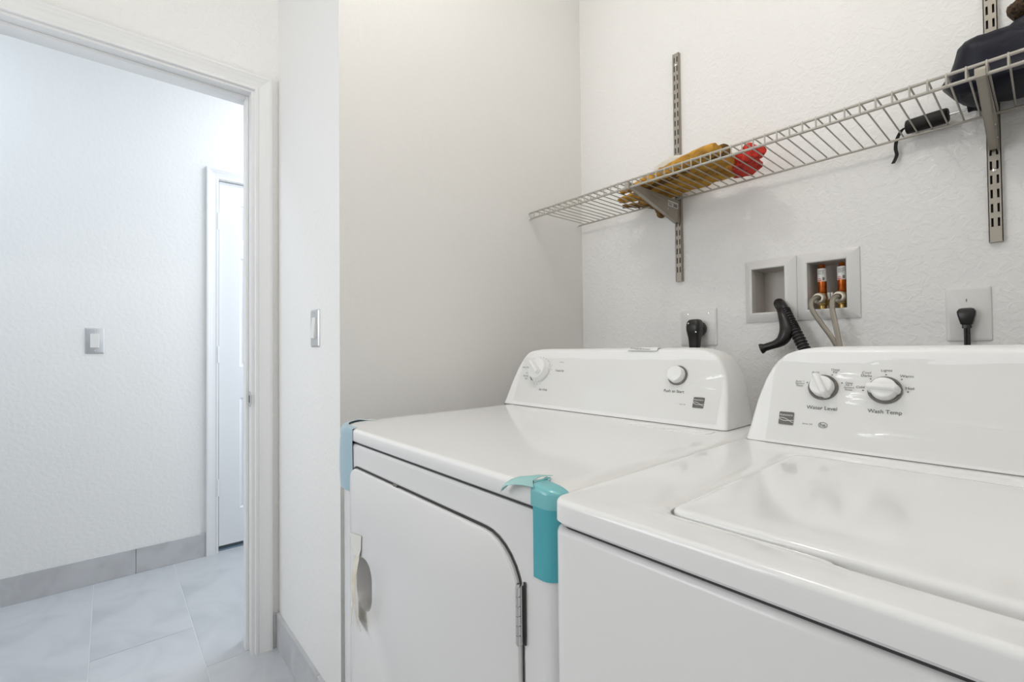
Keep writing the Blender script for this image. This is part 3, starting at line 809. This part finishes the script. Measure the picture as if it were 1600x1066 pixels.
def standard(x, z0, z1, label):
    r = thing('shelf_standard', label, 'rail', (x, YB, z0), 'slotted shelf standards on the back wall')
    w, d = .0225, .0125
    mb = MB()
    xs = [x-w/2, x-.0070, x-.0032, x+.0032, x+.0070, x+w/2]
    yf = YB-d
    pitch = .0320; sl = .0195
    zs = [z0]; z = z1-.012
    cells = []
    while z-sl > z0+.006:
        cells.append((z-sl, z)); z -= pitch
    cells.reverse()
    cur = z0
    for a, b in cells:
        for i in range(5):
            mb.add([(xs[i], yf, cur), (xs[i+1], yf, cur), (xs[i+1], yf, a), (xs[i], yf, a)], [(0, 1, 2, 3)])
        for i in (0, 2, 4):
            mb.add([(xs[i], yf, a), (xs[i+1], yf, a), (xs[i+1], yf, b), (xs[i], yf, b)], [(0, 1, 2, 3)])
        for i in (1, 3):   # inner walls of the slot
            p = [(xs[i], a), (xs[i+1], a), (xs[i+1], b), (xs[i], b)]
            for q in range(4):
                c1, c2 = p[q], p[(q+1) % 4]
                mb.add([(c1[0], yf, c1[1]), (c2[0], yf, c2[1]), (c2[0], yf+.0016, c2[1]), (c1[0], yf+.0016, c1[1])], [(0, 1, 2, 3)])
        cur = b
    for i in range(5):
        mb.add([(xs[i], yf, cur), (xs[i+1], yf, cur), (xs[i+1], yf, z1), (xs[i], yf, z1)], [(0, 1, 2, 3)])
    mb.box((x-w/2, yf, z0), (x-w/2+.0015, YB, z1)).box((x+w/2-.0015, yf, z0), (x+w/2, YB, z1))
    mb.box((x-w/2, yf, z0-.0008), (x+w/2, YB, z0)).box((x-w/2, yf, z1), (x+w/2, YB, z1+.0008))
    obj('channel', mb, NICKEL, r, smooth=0)
    obj('slot_shade', MB().box((x-w/2+.0016, YB-.003, z0), (x+w/2-.0016, YB-.0005, z1)), GAP, r, smooth=0)  # dark strip behind the slots stands in for the shade inside
    for zz in ([z1-.040, (z0+z1)/2-.12] if z1 < 2.3 else [z0+.160, z1-.2]):
        obj('screw', MB().lathe((x, yf+.0003, zz), (0, -1, 0), [(0, .0040), (.0012, .0038), (.0022, .0022)], 12), CHROME, r)
    return r
S1, S2 = -0.8375, -0.0738
standard(S1, 1.319, 2.117, 'slotted metal shelf standard left of the water supply box')
standard(S2, 1.319, 2.60, 'slotted metal shelf standard at the right above the umbrella')

def bracket(x, label, sticker):
    r = thing('shelf_bracket', label, 'bracket', (x, YB-.02, 1.55), 'brackets under the wire shelf')
    yw = YB-.0130; tf = SF+.006
    zt_ = 1.5965
    prof = [(yw, zt_), (yw, 1.5200), (yw-.018, 1.520), (tf+.035, 1.578), (tf, 1.5835), (tf, zt_)]
    for s in (-1, 1):
        xx = x+s*.0062
        l0 = [Vector((xx-.0007, a, b)) for a, b in prof]; l1 = [Vector((xx+.0007, a, b)) for a, b in prof]
        obj('side_blade', MB().loft([l0, l1]), NICKEL, r, smooth=0)
    # the folded lower edge joining both blades
    e = [(yw-.018, 1.520), (tf+.035, 1.578), (tf, 1.5835)]
    mb = MB()
    mb.loft([[Vector((x-.0062, a, b)) for a, b in e]+[Vector((x-.0062, a, b+.0014)) for a, b in reversed(e)], [Vector((x+.0062, a, b)) for a, b in e]+[Vector((x+.0062, a, b+.0014)) for a, b in reversed(e)]])
    obj('bottom_fold', mb, NICKEL, r, smooth=0)
    # stiffening ridge pressed along the visible blade
    obj('ridge', MB().tube([(x+.0070, yw-.03, 1.5780), (x+.0070, yw-.13, 1.5830), (x+.0070, tf+.11, 1.5865)], [.0012, .0018, .0010], 8), NICKEL, r)
    # front lip that hooks the shelf
    obj('front_lip', MB().loft([[Vector((x-.0072, a, b)) for a, b in ((tf, 1.5835), (tf, 1.5920), (SF-.0062, 1.5945), (SF-.0085, 1.5890), (SF-.0075, 1.5770), (tf-.004, 1.5765))], [Vector((x+.0072, a, b)) for a, b in ((tf, 1.5835), (tf, 1.5920), (SF-.0062, 1.5945), (SF-.0085, 1.5890), (SF-.0075, 1.5770), (tf-.004, 1.5765))]]), NICKEL, r, smooth=0)
    for yy, zz in ((yw-.02, 1.545), (yw-.075, 1.556)):
        obj('rivet', MB().lathe((x+.0068, yy, zz), (1, 0, 0), [(0, .0028), (.0008, .0026), (.0014, .001)], 10), CHROME, r)
    for zz in (1.5345, 1.5665):
        for s in (-1, 1):
            obj('hook', MB().box((x+s*.0051-.001, yw-.001, zz), (x+s*.0051+.001, yw+.006, zz+.010)), NICKEL, r, smooth=0)
    if sticker:
        sx = x+.0073
        s_ = obj('price_sticker', MB().loft([YZ(rr(1.4180, 1.4820, 1.5660, 1.5860, .002, 3), sx), YZ(rr(1.4180, 1.4820, 1.5660, 1.5860, .002, 3), sx+.0004)]), LABELW, r)
        bars = MB()
        random.seed(4)
        yy = 1.452
        while yy < 1.476:
            w = random.choice((.0006, .0010, .0016))
            bars.box((sx+.0004, yy, 1.5685), (sx+.0006, yy+w, 1.5800)); yy += w+random.choice((.0007, .0012))
        for q in range(3):
            bars.box((sx+.0004, 1.423, 1.5700+q*.0042), (sx+.0006, 1.444-.004*q, 1.5716+q*.0042))
        obj('barcode', bars, INK, s_, smooth=0)
    return r
bracket(S1, 'metal shelf bracket with a white sticker, under the mustard cloth', True)
bracket(S2, 'metal shelf bracket under the navy umbrella at the right', False)

# ------------------------------------------------------------------ things on the shelf
def sweep(path, sizes, seed, amp, fr, n=28, per=10, flat=None, fold=0.0):
    """soft lumpy roll along a path; sizes = (half width, half height) per path point"""
    P = bez(path, per); m = len(P); loops = []
    side = None
    for i, p in enumerate(P):
        t = (P[min(i+1, m-1)]-P[max(i-1, 0)]).normalized()
        s = t.cross(Vector((0, 0, 1))).normalized(); u = s.cross(t)
        f = i/(m-1)*(len(sizes)-1); k = min(int(f), len(sizes)-2); g = f-k
        a = sizes[k][0]*(1-g)+sizes[k+1][0]*g; b = sizes[k][1]*(1-g)+sizes[k+1][1]*g
        lp = []
        for q in range(n):
            w = 2*math.pi*q/n
            c_, s_ = math.cos(w), math.sin(w)
            x = a*math.copysign(abs(c_)**.8, c_); y = b*math.copysign(abs(s_)**.8, s_)
            v = p+s*x+u*y
            d = noise.noise(v*fr+Vector((seed, 0, 0)))*amp+noise.noise(v*fr*2.6+Vector((0, seed, 0)))*amp*.5
            d += fold*math.sin(w*3+seed+i*.05)*b
            v = v+(s*c_+u*s_)*d
            if flat is not None: v.z = max(v.z, flat+.0002)
            lp.append(v)
        loops.append(lp)
    return MB().loft(loops)
DECK = ST+.0040
cl = thing('folded_cloth', 'folded mustard yellow suede cloth lying on the wire shelf', 'cloth', (-0.78, 1.38, DECK))
obj('fold', sweep([(-0.995, 1.375, 1.614), (-0.90, 1.385, 1.618), (-0.78, 1.36, 1.623), (-0.66, 1.335, 1.627), (-0.585, 1.325, 1.628)], [(.012, .006), (.040, .012), (.050, .017), (.050, .020), (.036, .018)], 1.3, .007, 30, flat=DECK, fold=.14), MUSTARD, cl)
obj('fold', sweep([(-0.955, 1.445, 1.614), (-0.84, 1.445, 1.620), (-0.72, 1.425, 1.622), (-0.615, 1.415, 1.624)], [(.016, .008), (.030, .014), (.036, .016), (.028, .015)], 7.7, .007, 32, flat=DECK, fold=.14), MUSTARD, cl)
obj('fold', sweep([(-0.93, 1.300, 1.613), (-0.80, 1.290, 1.620), (-0.68, 1.268, 1.626), (-0.580, 1.250, 1.630)], [(.010, .006), (.022, .012), (.027, .015), (.022, .014)], 4.1, .006, 34, flat=DECK, fold=.14), MUSTARD, cl)
obj('inner_fold', sweep([(-0.90, 1.335, 1.612), (-0.78, 1.318, 1.622), (-0.66, 1.298, 1.630), (-0.572, 1.285, 1.634)], [(.014, .006), (.020, .012), (.022, .016), (.018, .014)], 2.6, .005, 40, flat=DECK), TANBR, cl)
rb = sweep([(-1.025, 1.435, 1.612), (-0.97, 1.472, 1.613), (-0.925, 1.488, 1.600), (-0.905, 1.491, 1.575), (-0.900, 1.491, 1.556)], [(.012, .006), (.020, .008), (.014, .009), (.018, .009), (.014, .008)], 9.2, .004, 40)
tag(obj('brown_cloth', rb, TANBR), 'dark brown cloth end drooping behind the shelf beside the mustard cloth', 'cloth')
tag(obj('red_mesh_bag', sweep([(-0.606, 1.462, 1.616), (-0.575, 1.412, 1.622), (-0.560, 1.375, 1.628), (-0.530, 1.352, 1.630), (-0.512, 1.338, 1.626)], [(.020, .010), (.038, .016), (.030, .022), (.032, .020), (.020, .010)], 3.3, .010, 38, flat=DECK, fold=.2), REDCL), 'crumpled red mesh bag at the right end of the mustard cloth', 'bag')
tag(obj('white_cloth', sweep([(-0.905, 1.435, 1.652), (-0.850, 1.425, 1.680), (-0.785, 1.410, 1.690), (-0.700, 1.395, 1.672)], [(.020, .012), (.034, .028), (.034, .026), (.018, .010)], 5.5, .008, 28, fold=.1), WHCL), 'crumpled off-white cloth lying on top of the mustard cloth', 'cloth')

# umbrella lying on the shelf
um = thing('umbrella', 'navy umbrella with a black cylindrical grip lying on the shelf', 'umbrella', (0.0, 1.42, DECK))
h0, h1 = Vector((-0.222, 1.4795, DECK+.0178)), Vector((-0.143, 1.4740, DECK+.0178))
ax = (h1-h0)
obj('grip', MB().lathe(h0, ax, [(0, .0100), (.0015, .0150), (.004, .0168), (.040, .0174), (.072, .0172), (.0760, .0165), (.0785, .0140), (.0795, .0080)], 28), HANDLE, um)
obj('shaft', MB().tube([h1-ax*.02, h1+ax*.55, h1+ax*1.2], .0026, 12), CHROME, um)
obj('wrist_strap', MB().loft([[p+Vector((s*.0014, e*.0042, 0)) for s, e in ((-2.6, -.4), (2.6, -.4), (2.6, .4), (-2.6, .4))] for p in bez([h0+Vector((.004, 0, .002)), (-0.2300, 1.4830, 1.622), (-0.2405, 1.4900, 1.606), (-0.2440, 1.4920, 1.585), (-0.2425, 1.4930, 1.566), (-0.2500, 1.4930, 1.548)], 6)]), HANDLE, um)
loops = []
NXC = 34
for i in range(NXC+1):
    t = i/NXC
    x = -0.134+.42*t
    g = min(1, (t/.11))
    hgt = .030+.100*(math.sin(g*math.pi/2)**.5); lift = .052*(1-math.sin(g*math.pi/2)**.8)
    yc = 1.410-.004*math.sin(t*7); wy = .030+.050*(math.sin(g*math.pi/2)**.6)
    lp = []
    n = 40
    for q in range(n):
        w = 2*math.pi*q/n
        c_, s_ = math.cos(w), math.sin(w)
        y = wy*math.copysign(abs(c_)**.62, c_); z = hgt/2*math.copysign(abs(s_)**.62, s_)
        v = Vector((x+(.014*s_*(1-g)), yc+y, DECK+lift+hgt/2+z))
        d = noise.noise(v*13+Vector((3, 1, 0)))*.012+abs(noise.noise(v*24))*-.016+noise.noise(Vector((v.x*50, v.y*12, v.z*30)))*.004
        v += Vector((0, c_, s_))*d
        v.z = max(v.z, DECK+.0002); v.y = min(v.y, YB-.014)
        lp.append(v)
    loops.append(lp)
obj('canopy', MB().loft(loops), NAVY, um)
obj('canopy_tip', sweep([(-0.112, 1.462, DECK+.016), (-0.085, 1.462, DECK+.020), (-0.05, 1.455, DECK+.028)], [(.008, .010), (.014, .014), (.012, .014)], 6.6, .006, 40, flat=DECK), NAVY, um)
obj('canopy_fold', sweep([(-0.052, 1.42, 1.738), (0.00, 1.42, 1.752), (0.06, 1.41, 1.748), (.14, 1.41, 1.735)], [(.016, .010), (.032, .020), (.032, .020), (.018, .012)], 8.8, .007, 30), NAVY, um)
tag(obj('brown_bundle', sweep([(-0.040, 1.420, 1.772), (-0.015, 1.420, 1.785), (0.04, 1.415, 1.788), (0.10, 1.41, 1.780)], [(.010, .010), (.035, .024), (.042, .026), (.020, .012)], 2.2, .006, 60), SPECK), 'dark brown speckled fuzzy bundle on top of the navy umbrella', 'bundle')

# ------------------------------------------------------------------ recessed water supply box
sb = thing('supply_box', 'white two-compartment washer supply box recessed in the back wall', 'box', (-0.475, YB, 1.164))
def frame(x0, x1, z0, z1, hx0, hx1, hz0, hz1):
    def lo(f, y):
        return XZ([(x0+(hx0-x0)*f, z0+(hz0-z0)*f), (x1+(hx1-x1)*f, z0+(hz0-z0)*f), (x1+(hx1-x1)*f, z1+(hz1-z1)*f), (x0+(hx0-x0)*f, z1+(hz1-z1)*f)], y)
    return MB().loft([lo(0, YB+.0), lo(0, YB-.004), lo(.72, YB-.0125), lo(.90, YB-.0130), lo(1, YB-.0115), lo(1, YB+.012)], False, False)
obj('frame_left', frame(-0.6185, -0.4755, 1.164, 1.353, -0.5965, -0.5055, 1.1925, 1.3255), BOXP, sb, smooth=20)
obj('frame_right', frame(-0.4745, -0.3255, 1.164, 1.353, -0.4465, -0.3540, 1.1925, 1.3245), BOXP, sb, smooth=20)
for nm, (a, b) in (('cavity_left', (-0.5985, -0.5035)), ('cavity_right', (-0.4475, -0.3530))):
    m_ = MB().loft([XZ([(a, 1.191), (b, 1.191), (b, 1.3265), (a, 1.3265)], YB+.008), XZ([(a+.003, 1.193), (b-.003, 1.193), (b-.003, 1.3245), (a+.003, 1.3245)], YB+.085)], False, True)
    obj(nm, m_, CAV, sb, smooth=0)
# water valves with hammer arresters
def valve(x, label):
    r = thing('water_valve', label, 'valve', (x, 1.53, 1.20), 'water valves in the supply box')
    c = Vector((x, 1.530, 0))
    obj('valve_body', MB().lathe((x, 1.530, 1.194), (0, 0, 1), [(0, .010), (.010, .0105), (.012, .0135), (.034, .0135), (.036, .0115), (.044, .0110)], 20).tube([(x, 1.530, 1.2225), (x, 1.500, 1.2225)], .0105, 16), BRASS, r)
    ar = obj('hammer_arrester', MB().lathe((x, 1.530, 1.236), (0, 0, 1), [(0, .0092), (.003, .0108), (.070, .0108), (.074, .0098), (.077, .0075), (.083, .0070), (.085, .005)], 24), COPPER, r)
    lb = []
    for zz in (1.272, 1.309):
        lb.append([Vector((x+.0111*math.sin(math.radians(w)), 1.530-.0111*math.cos(math.radians(w)), zz)) for w in range(-95, 96, 10)])
    lo = obj('label_wrap', MB().loft(lb, False, False, closed=False), LABELW, ar)
    pr = MB(); pr2 = MB()
    random.seed(int(-x*1000))
    def patch(mbx, w0, w1, z0, z1):
        mbx.loft([[Vector((x+.01125*math.sin(math.radians(w0+(w1-w0)*k/3)), 1.530-.01125*math.cos(math.radians(w0+(w1-w0)*k/3)), zz)) for k in range(4)] for zz in (z0, z1)], False, False, closed=False)
    for row in range(3):
        w = -35
        while w < 30:
            dw = random.uniform(8, 20); patch(pr, w, w+dw, 1.3005-row*.0042, 1.3023-row*.0042); w += dw+6
    patch(pr, 18, 48, 1.2745, 1.2835)
    patch(pr2, -50, 8, 1.2735, 1.2765); patch(pr2, -50, 0, 1.279, 1.281)
    obj('label_print', pr, INKG, lo, smooth=0); obj('label_red_print', pr2, LABELR, lo, smooth=0)
    obj('packing_nut', MB().lathe((x+.016, 1.530, 1.2090), (0, 0, 1), [(0, .005), (.003, .006), (.010, .006), (.013, .004)], 6), CHROME, r, smooth=0)
    return r
V1, V2 = -0.4195, -0.3720
valve(V1, 'left water valve with an amber hammer arrester in the supply box')
valve(V2, 'right water valve with an amber hammer arrester in the supply box')
lev = thing('valve_lever', 'small white double lever between the two water valves', 'lever', (-0.396, 1.52, 1.19))
obj('lever_pin', MB().tube([(-.4005, 1.52, 1.216), (-.4005, 1.514, 1.238)], .0032, 10).tube([(-.3925, 1.52, 1.216), (-.3925, 1.514, 1.238)], .0032, 10), LABELW, lev)
obj('lever_base', MB().lathe((-.3965, 1.52, 1.194), (0, 0, 1), [(0, .006), (.010, .0065), (.022, .0075), (.026, .006)], 12), BRASS, lev)

def hose(xv, pts, label):
    r = thing('supply_hose', label, 'hose', (xv, 1.45, 1.05), 'braided supply hoses')
    # round swivel nut on the valve outlet
    obj('swivel_nut', MB().lathe((xv, 1.506, 1.2225), (0, -1, 0), [(0, .0140), (.002, .0155), (.013, .0155), (.017, .0125), (.017, .0085), (.010, .0075)], 20), COUPL, r)
    obj('hose_line', MB().tube(bez(pts, 10), .0063, 14), BRAID, r)
hose(V1, [(V1, 1.500, 1.2225), (V1-.001, 1.478, 1.2240), (V1-.008, 1.463, 1.212), (V1-.004, 1.456, 1.188), (V1+.018, 1.450, 1.150), (V1+.046, 1.444, 1.105), (V1+.062, 1.440, 1.060), (V1+.062, 1.43, .98), (V1+.05, 1.40, .90)], 'braided steel hose bent from the left water valve')
hose(V2, [(V2, 1.500, 1.2225), (V2-.001, 1.478, 1.2240), (V2-.006, 1.462, 1.212), (V2-.004, 1.452, 1.185), (V2+.006, 1.440, 1.140), (V2+.016, 1.430, 1.090), (V2+.022, 1.42, 1.05), (V2+.02, 1.40, .98), (V2+.01, 1.36, .90)], 'braided steel hose hanging almost straight from the right water valve')

# corrugated drain hose with its hook-shaped guide
dh = thing('drain_hose', 'black corrugated drain hose hooked into the supply box', 'hose', (-0.47, 1.46, 1.0))
smooth_p = bez([(-0.535, 1.556, 1.204), (-0.534, 1.535, 1.212), (-0.528, 1.510, 1.219), (-0.517, 1.490, 1.217), (-0.505, 1.478, 1.204), (-0.497, 1.472, 1.190)], 8)
obj('hose_end', MB().tube(smooth_p, .0128, 18), RUBBER, dh)
cp = bez([(-0.501, 1.475, 1.197), (-0.488, 1.466, 1.172), (-0.466, 1.455, 1.130), (-0.444, 1.444, 1.088), (-0.425, 1.430, 1.045), (-0.41, 1.40, .98), (-0.40, 1.35, .90)], 40)
# even rib spacing along the length
path = [cp[0]]; acc = 0
for a, b in zip(cp[:-1], cp[1:]):
    acc += (b-a).length
    if acc >= .00125: path.append(b); acc = 0
obj('corrugated_hose', MB().tube(path, [.0140+.0016*(1 if (i//2) % 2 else -1) for i in range(len(path))], 18), RUBBER_M, dh)
gd = bez([(-0.508, 1.470, 1.196), (-0.499, 1.460, 1.178), (-0.489, 1.452, 1.150), (-0.487, 1.447, 1.128), (-0.496, 1.444, 1.108), (-0.512, 1.442, 1.097), (-0.532, 1.440, 1.090), (-0.546, 1.438, 1.085)], 8)
loops = []
for i, p in enumerate(gd):
    t = (gd[min(i+1, len(gd)-1)]-gd[max(i-1, 0)]).normalized()
    b = Vector((0, 1, 0)); s = t.cross(b).normalized(); b = s.cross(t)
    f = i/(len(gd)-1); rad = .0110+.007*math.sin(math.pi*min(1, f*1.2))**2*(1 if f < .75 else .6)
    lp = []
    for k in range(15):
        w = math.radians(-30+k*(240/14)) + math.pi
        lp.append(p+rad*(s*math.cos(w)+b*math.sin(w)))
    for k in range(14, -1, -1):
        w = math.radians(-30+k*(240/14)) + math.pi
        lp.append(p+(rad-.0022)*(s*math.cos(w)+b*math.sin(w)))
    loops.append(lp)
g_ = obj('hose_guide', MB().loft(loops), RUBBER, dh)
ec = gd[-1]; ed = (gd[-1]-gd[-3]).normalized()
rim = []
for (d_, ra, rb_) in ((-.003, .0125, .0100), (.004, .0150, .0120), (.007, .0150, .0125)):
    pass
sd = ed.cross(Vector((0, 1, 0))).normalized(); bd = sd.cross(ed)
lps = []
for d_, ra in ((-.004, .0118), (.002, .0148), (.006, .0150), (.006, .0126), (.001, .0112)):
    lps.append([ec+ed*d_+ra*(sd*math.cos(math.radians(100+k*12.5))+bd*math.sin(math.radians(100+k*12.5))) for k in range(25)])
obj('guide_clip', MB().loft(lps, False, False, closed=False), RUBBER, g_)

# ------------------------------------------------------------------ outlets and plugs on the back wall
def plate(name, x0, x1, z0, z1, label, group=None):
    r = thing(name, label, 'outlet', ((x0+x1)/2, YB, z0), group)
    obj('plate', MB().loft([XZ(rr(x0, x1, z0, z1, .004, 4), YB), XZ(rr(x0, x1, z0, z1, .004, 4), YB-.0015), XZ(rr(x0+.001, x1-.001, z0+.001, z1-.001, .004, 4), YB-.004), XZ(rr(x0+.006, x1-.006, z0+.006, z1-.006, .003, 4), YB-.0065)]), PLATE, r)
    return r
p1 = plate('dryer_outlet', -0.839, -0.711, 1.0947, 1.2185, 'square white outlet plate behind the dryer, with a thick black plug')
for dx in (-.036, .036):
    for dz in (.045,):
        obj('screw', MB().lathe((-0.775+dx, YB-.0064, 1.157+dz), (0, -1, 0), [(0, .0032), (.001, .003), (.0015, .001)], 12), CHROME, p1)
obj('receptacle', MB().lathe((-0.766, YB-.006, 1.151), (0, -1, 0), [(0, .0285), (.003, .0280), (.0035, .026)], 32), PLATE, p1)
p2 = plate('washer_outlet', -0.1605, -0.0838, 1.0975, 1.2225, 'white single outlet plate above the washer, with a slim black plug')
obj('receptacle', MB().lathe((-0.1235, YB-.006, 1.152), (0, -1, 0), [(0, .0180), (.002, .0176), (.0024, .0165)], 32), PLATE, p2)
obj('ground_slot', MB().box((-.1255, YB-.0069, 1.1890), (-.1235, YB-.0064, 1.1955)), INKG, p2, smooth=0)
# thick right-angle dryer plug
g1 = thing('dryer_plug', 'thick black right-angle plug in the dryer outlet', 'plug', (-0.766, 1.47, 1.05))
obj('plug_disc', MB().lathe((-0.766, YB-.0095, 1.151), (0, -1, 0), [(0, .0235), (.003, .0255), (.013, .0255), (.016, .0240), (.020, .0225)], 32), RUBBER, g1)
lp = []
for z, hw, y0_, y1_ in ((1.1825, .010, 1.458, 1.474), (1.1795, .0170, 1.447, 1.480), (1.172, .0215, 1.4415, 1.482), (1.158, .0232, 1.4395, 1.482), (1.145, .0228, 1.440, 1.482), (1.132, .0205, 1.4425, 1.480), (1.120, .0180, 1.445, 1.476), (1.108, .0170, 1.446, 1.474), (1.080, .0150, 1.448, 1.472), (1.05, .0120, 1.450, 1.470)):
    lp.append(XY(rr(-0.766-hw, -0.766+hw, y0_, y1_, min(hw, (y1_-y0_)/2)*.55, 4), z))
obj('plug_body', MB().loft(lp), RUBBER, g1)
for dx, z in ((-.011, 1.168), (.014, 1.139)):  # small studs stand in for glints on the black plug
    obj('plug_glint', MB().lathe((-0.766+dx, 1.4420 if z < 1.17 else 1.443, z), (0, -1, .1), [(0, .0028), (.0022, .0026), (.0030, .001)], 10), CHROME if z < 1.163 else LABELW, g1)
obj('cord', MB().tube(bez([(-0.766, 1.460, 1.055), (-0.766, 1.46, 0.98), (-0.80, 1.42, 0.80), (-0.82, 1.30, 0.60), (-.80, 1.11, .50)], 8), .0085, 12), RUBBER, g1)
# slim washer plug
g2 = thing('washer_plug', 'slim black plug with a cord in the washer outlet', 'plug', (-0.1235, 1.48, 1.0))
lp = []
for z, hw, y0_, y1_ in ((1.1735, .0085, 1.478, 1.4955), (1.1715, .0125, 1.474, 1.4970), (1.1655, .0158, 1.472, 1.4970), (1.158, .0150, 1.471, 1.4970), (1.146, .0122, 1.472, 1.4960), (1.1365, .0100, 1.474, 1.495), (1.1355, .0082, 1.476, 1.492), (1.127, .0080, 1.476, 1.492)):
    lp.append(XY(rr(-0.1235-hw, -0.1235+hw, y0_, y1_, .0035, 3), z))
obj('plug_body', MB().loft(lp), RUBBER, g2)
mbc = MB()
for dx in (-.0026, .0026):
    mbc.tube(bez([(-0.1235+dx, 1.484, 1.130), (-0.1235+dx, 1.484, 1.06), (-0.1235+dx, 1.475, .98), (-0.10+dx, 1.40, .85), (-.08+dx, 1.30, .70), (-.06+dx, 1.06, .55)], 8), .0031, 10)
obj('cord', mbc, RUBBER, g2)

# ------------------------------------------------------------------ light switches
def switch_x(y0, y1, z0, z1, x):
    r = thing('light_switch', 'grey metal light switch plate with white rocker on the hall wall', 'switch', (x, (y0+y1)/2, z0))
    obj('plate', MB().loft([YZ(rr(y0, y1, z0, z1, .003, 3), x), YZ(rr(y0, y1, z0, z1, .003, 3), x+.002), YZ(rr(y0+.004, y1-.004, z0+.004, z1-.004, .002, 3), x+.005)]), BRUSH, r)
    yc = (y0+y1)/2; zc = (z0+z1)/2
    obj('rocker', MB().loft([YZ(rr(yc-.0165, yc+.0165, zc-.033, zc+.033, .001, 2), x+.004), YZ(rr(yc-.0165, yc+.0165, zc-.033, zc+.033, .001, 2), x+.0065), YZ(rr(yc-.0155, yc+.0155, zc-.032, zc+.032, .001, 2), x+.008)]), PLATE, r)
    for dz in (-.048, .048):
        obj('screw', MB().lathe((x+.0048, yc, zc+dz), (1, 0, 0), [(0, .003), (.0012, .0026), (.0016, .001)], 10), CHROME, r)
switch_x(-0.085, -0.017, 1.087, 1.2095, XH)
r = thing('light_switch', 'metal light switch plate on the short white wall beside the doorway', 'switch', (-1.478, YS, 1.10))
x0, x1, z0, z1 = -1.514, -1.4405, 1.1015, 1.2170
obj('plate', MB().loft([XZ(rr(x0, x1, z0, z1, .003, 3), YS), XZ(rr(x0, x1, z0, z1, .003, 3), YS-.002), XZ(rr(x0+.004, x1-.004, z0+.004, z1-.004, .002, 3), YS-.0055)]), BRUSH, r)
xc, zc = (x0+x1)/2, (z0+z1)/2
rk = MB()
rk.loft([XZ(rr(xc-.0165, xc+.0165, zc-.033, zc+.033, .001, 2), YS-.004), XZ(rr(xc-.0165, xc+.0165, zc-.033, zc+.033, .001, 2), YS-.0075)])
rk.add([(xc-.0155, YS-.0075, zc-.032), (xc+.0155, YS-.0075, zc-.032), (xc+.0155, YS-.0130, zc-.030), (xc-.0155, YS-.0130, zc-.030), (xc-.0155, YS-.0076, zc+.032), (xc+.0155, YS-.0076, zc+.032)],
       [(0, 1, 2, 3), (3, 2, 5, 4), (0, 3, 4), (1, 5, 2)])
obj('rocker', rk, PLATE, r, smooth=0)
for dz in (-.048, .048):
    obj('screw', MB().lathe((xc, YS-.0053, zc+dz), (0, -1, 0), [(0, .003), (.0012, .0026), (.0016, .001)], 10), CHROME, r)
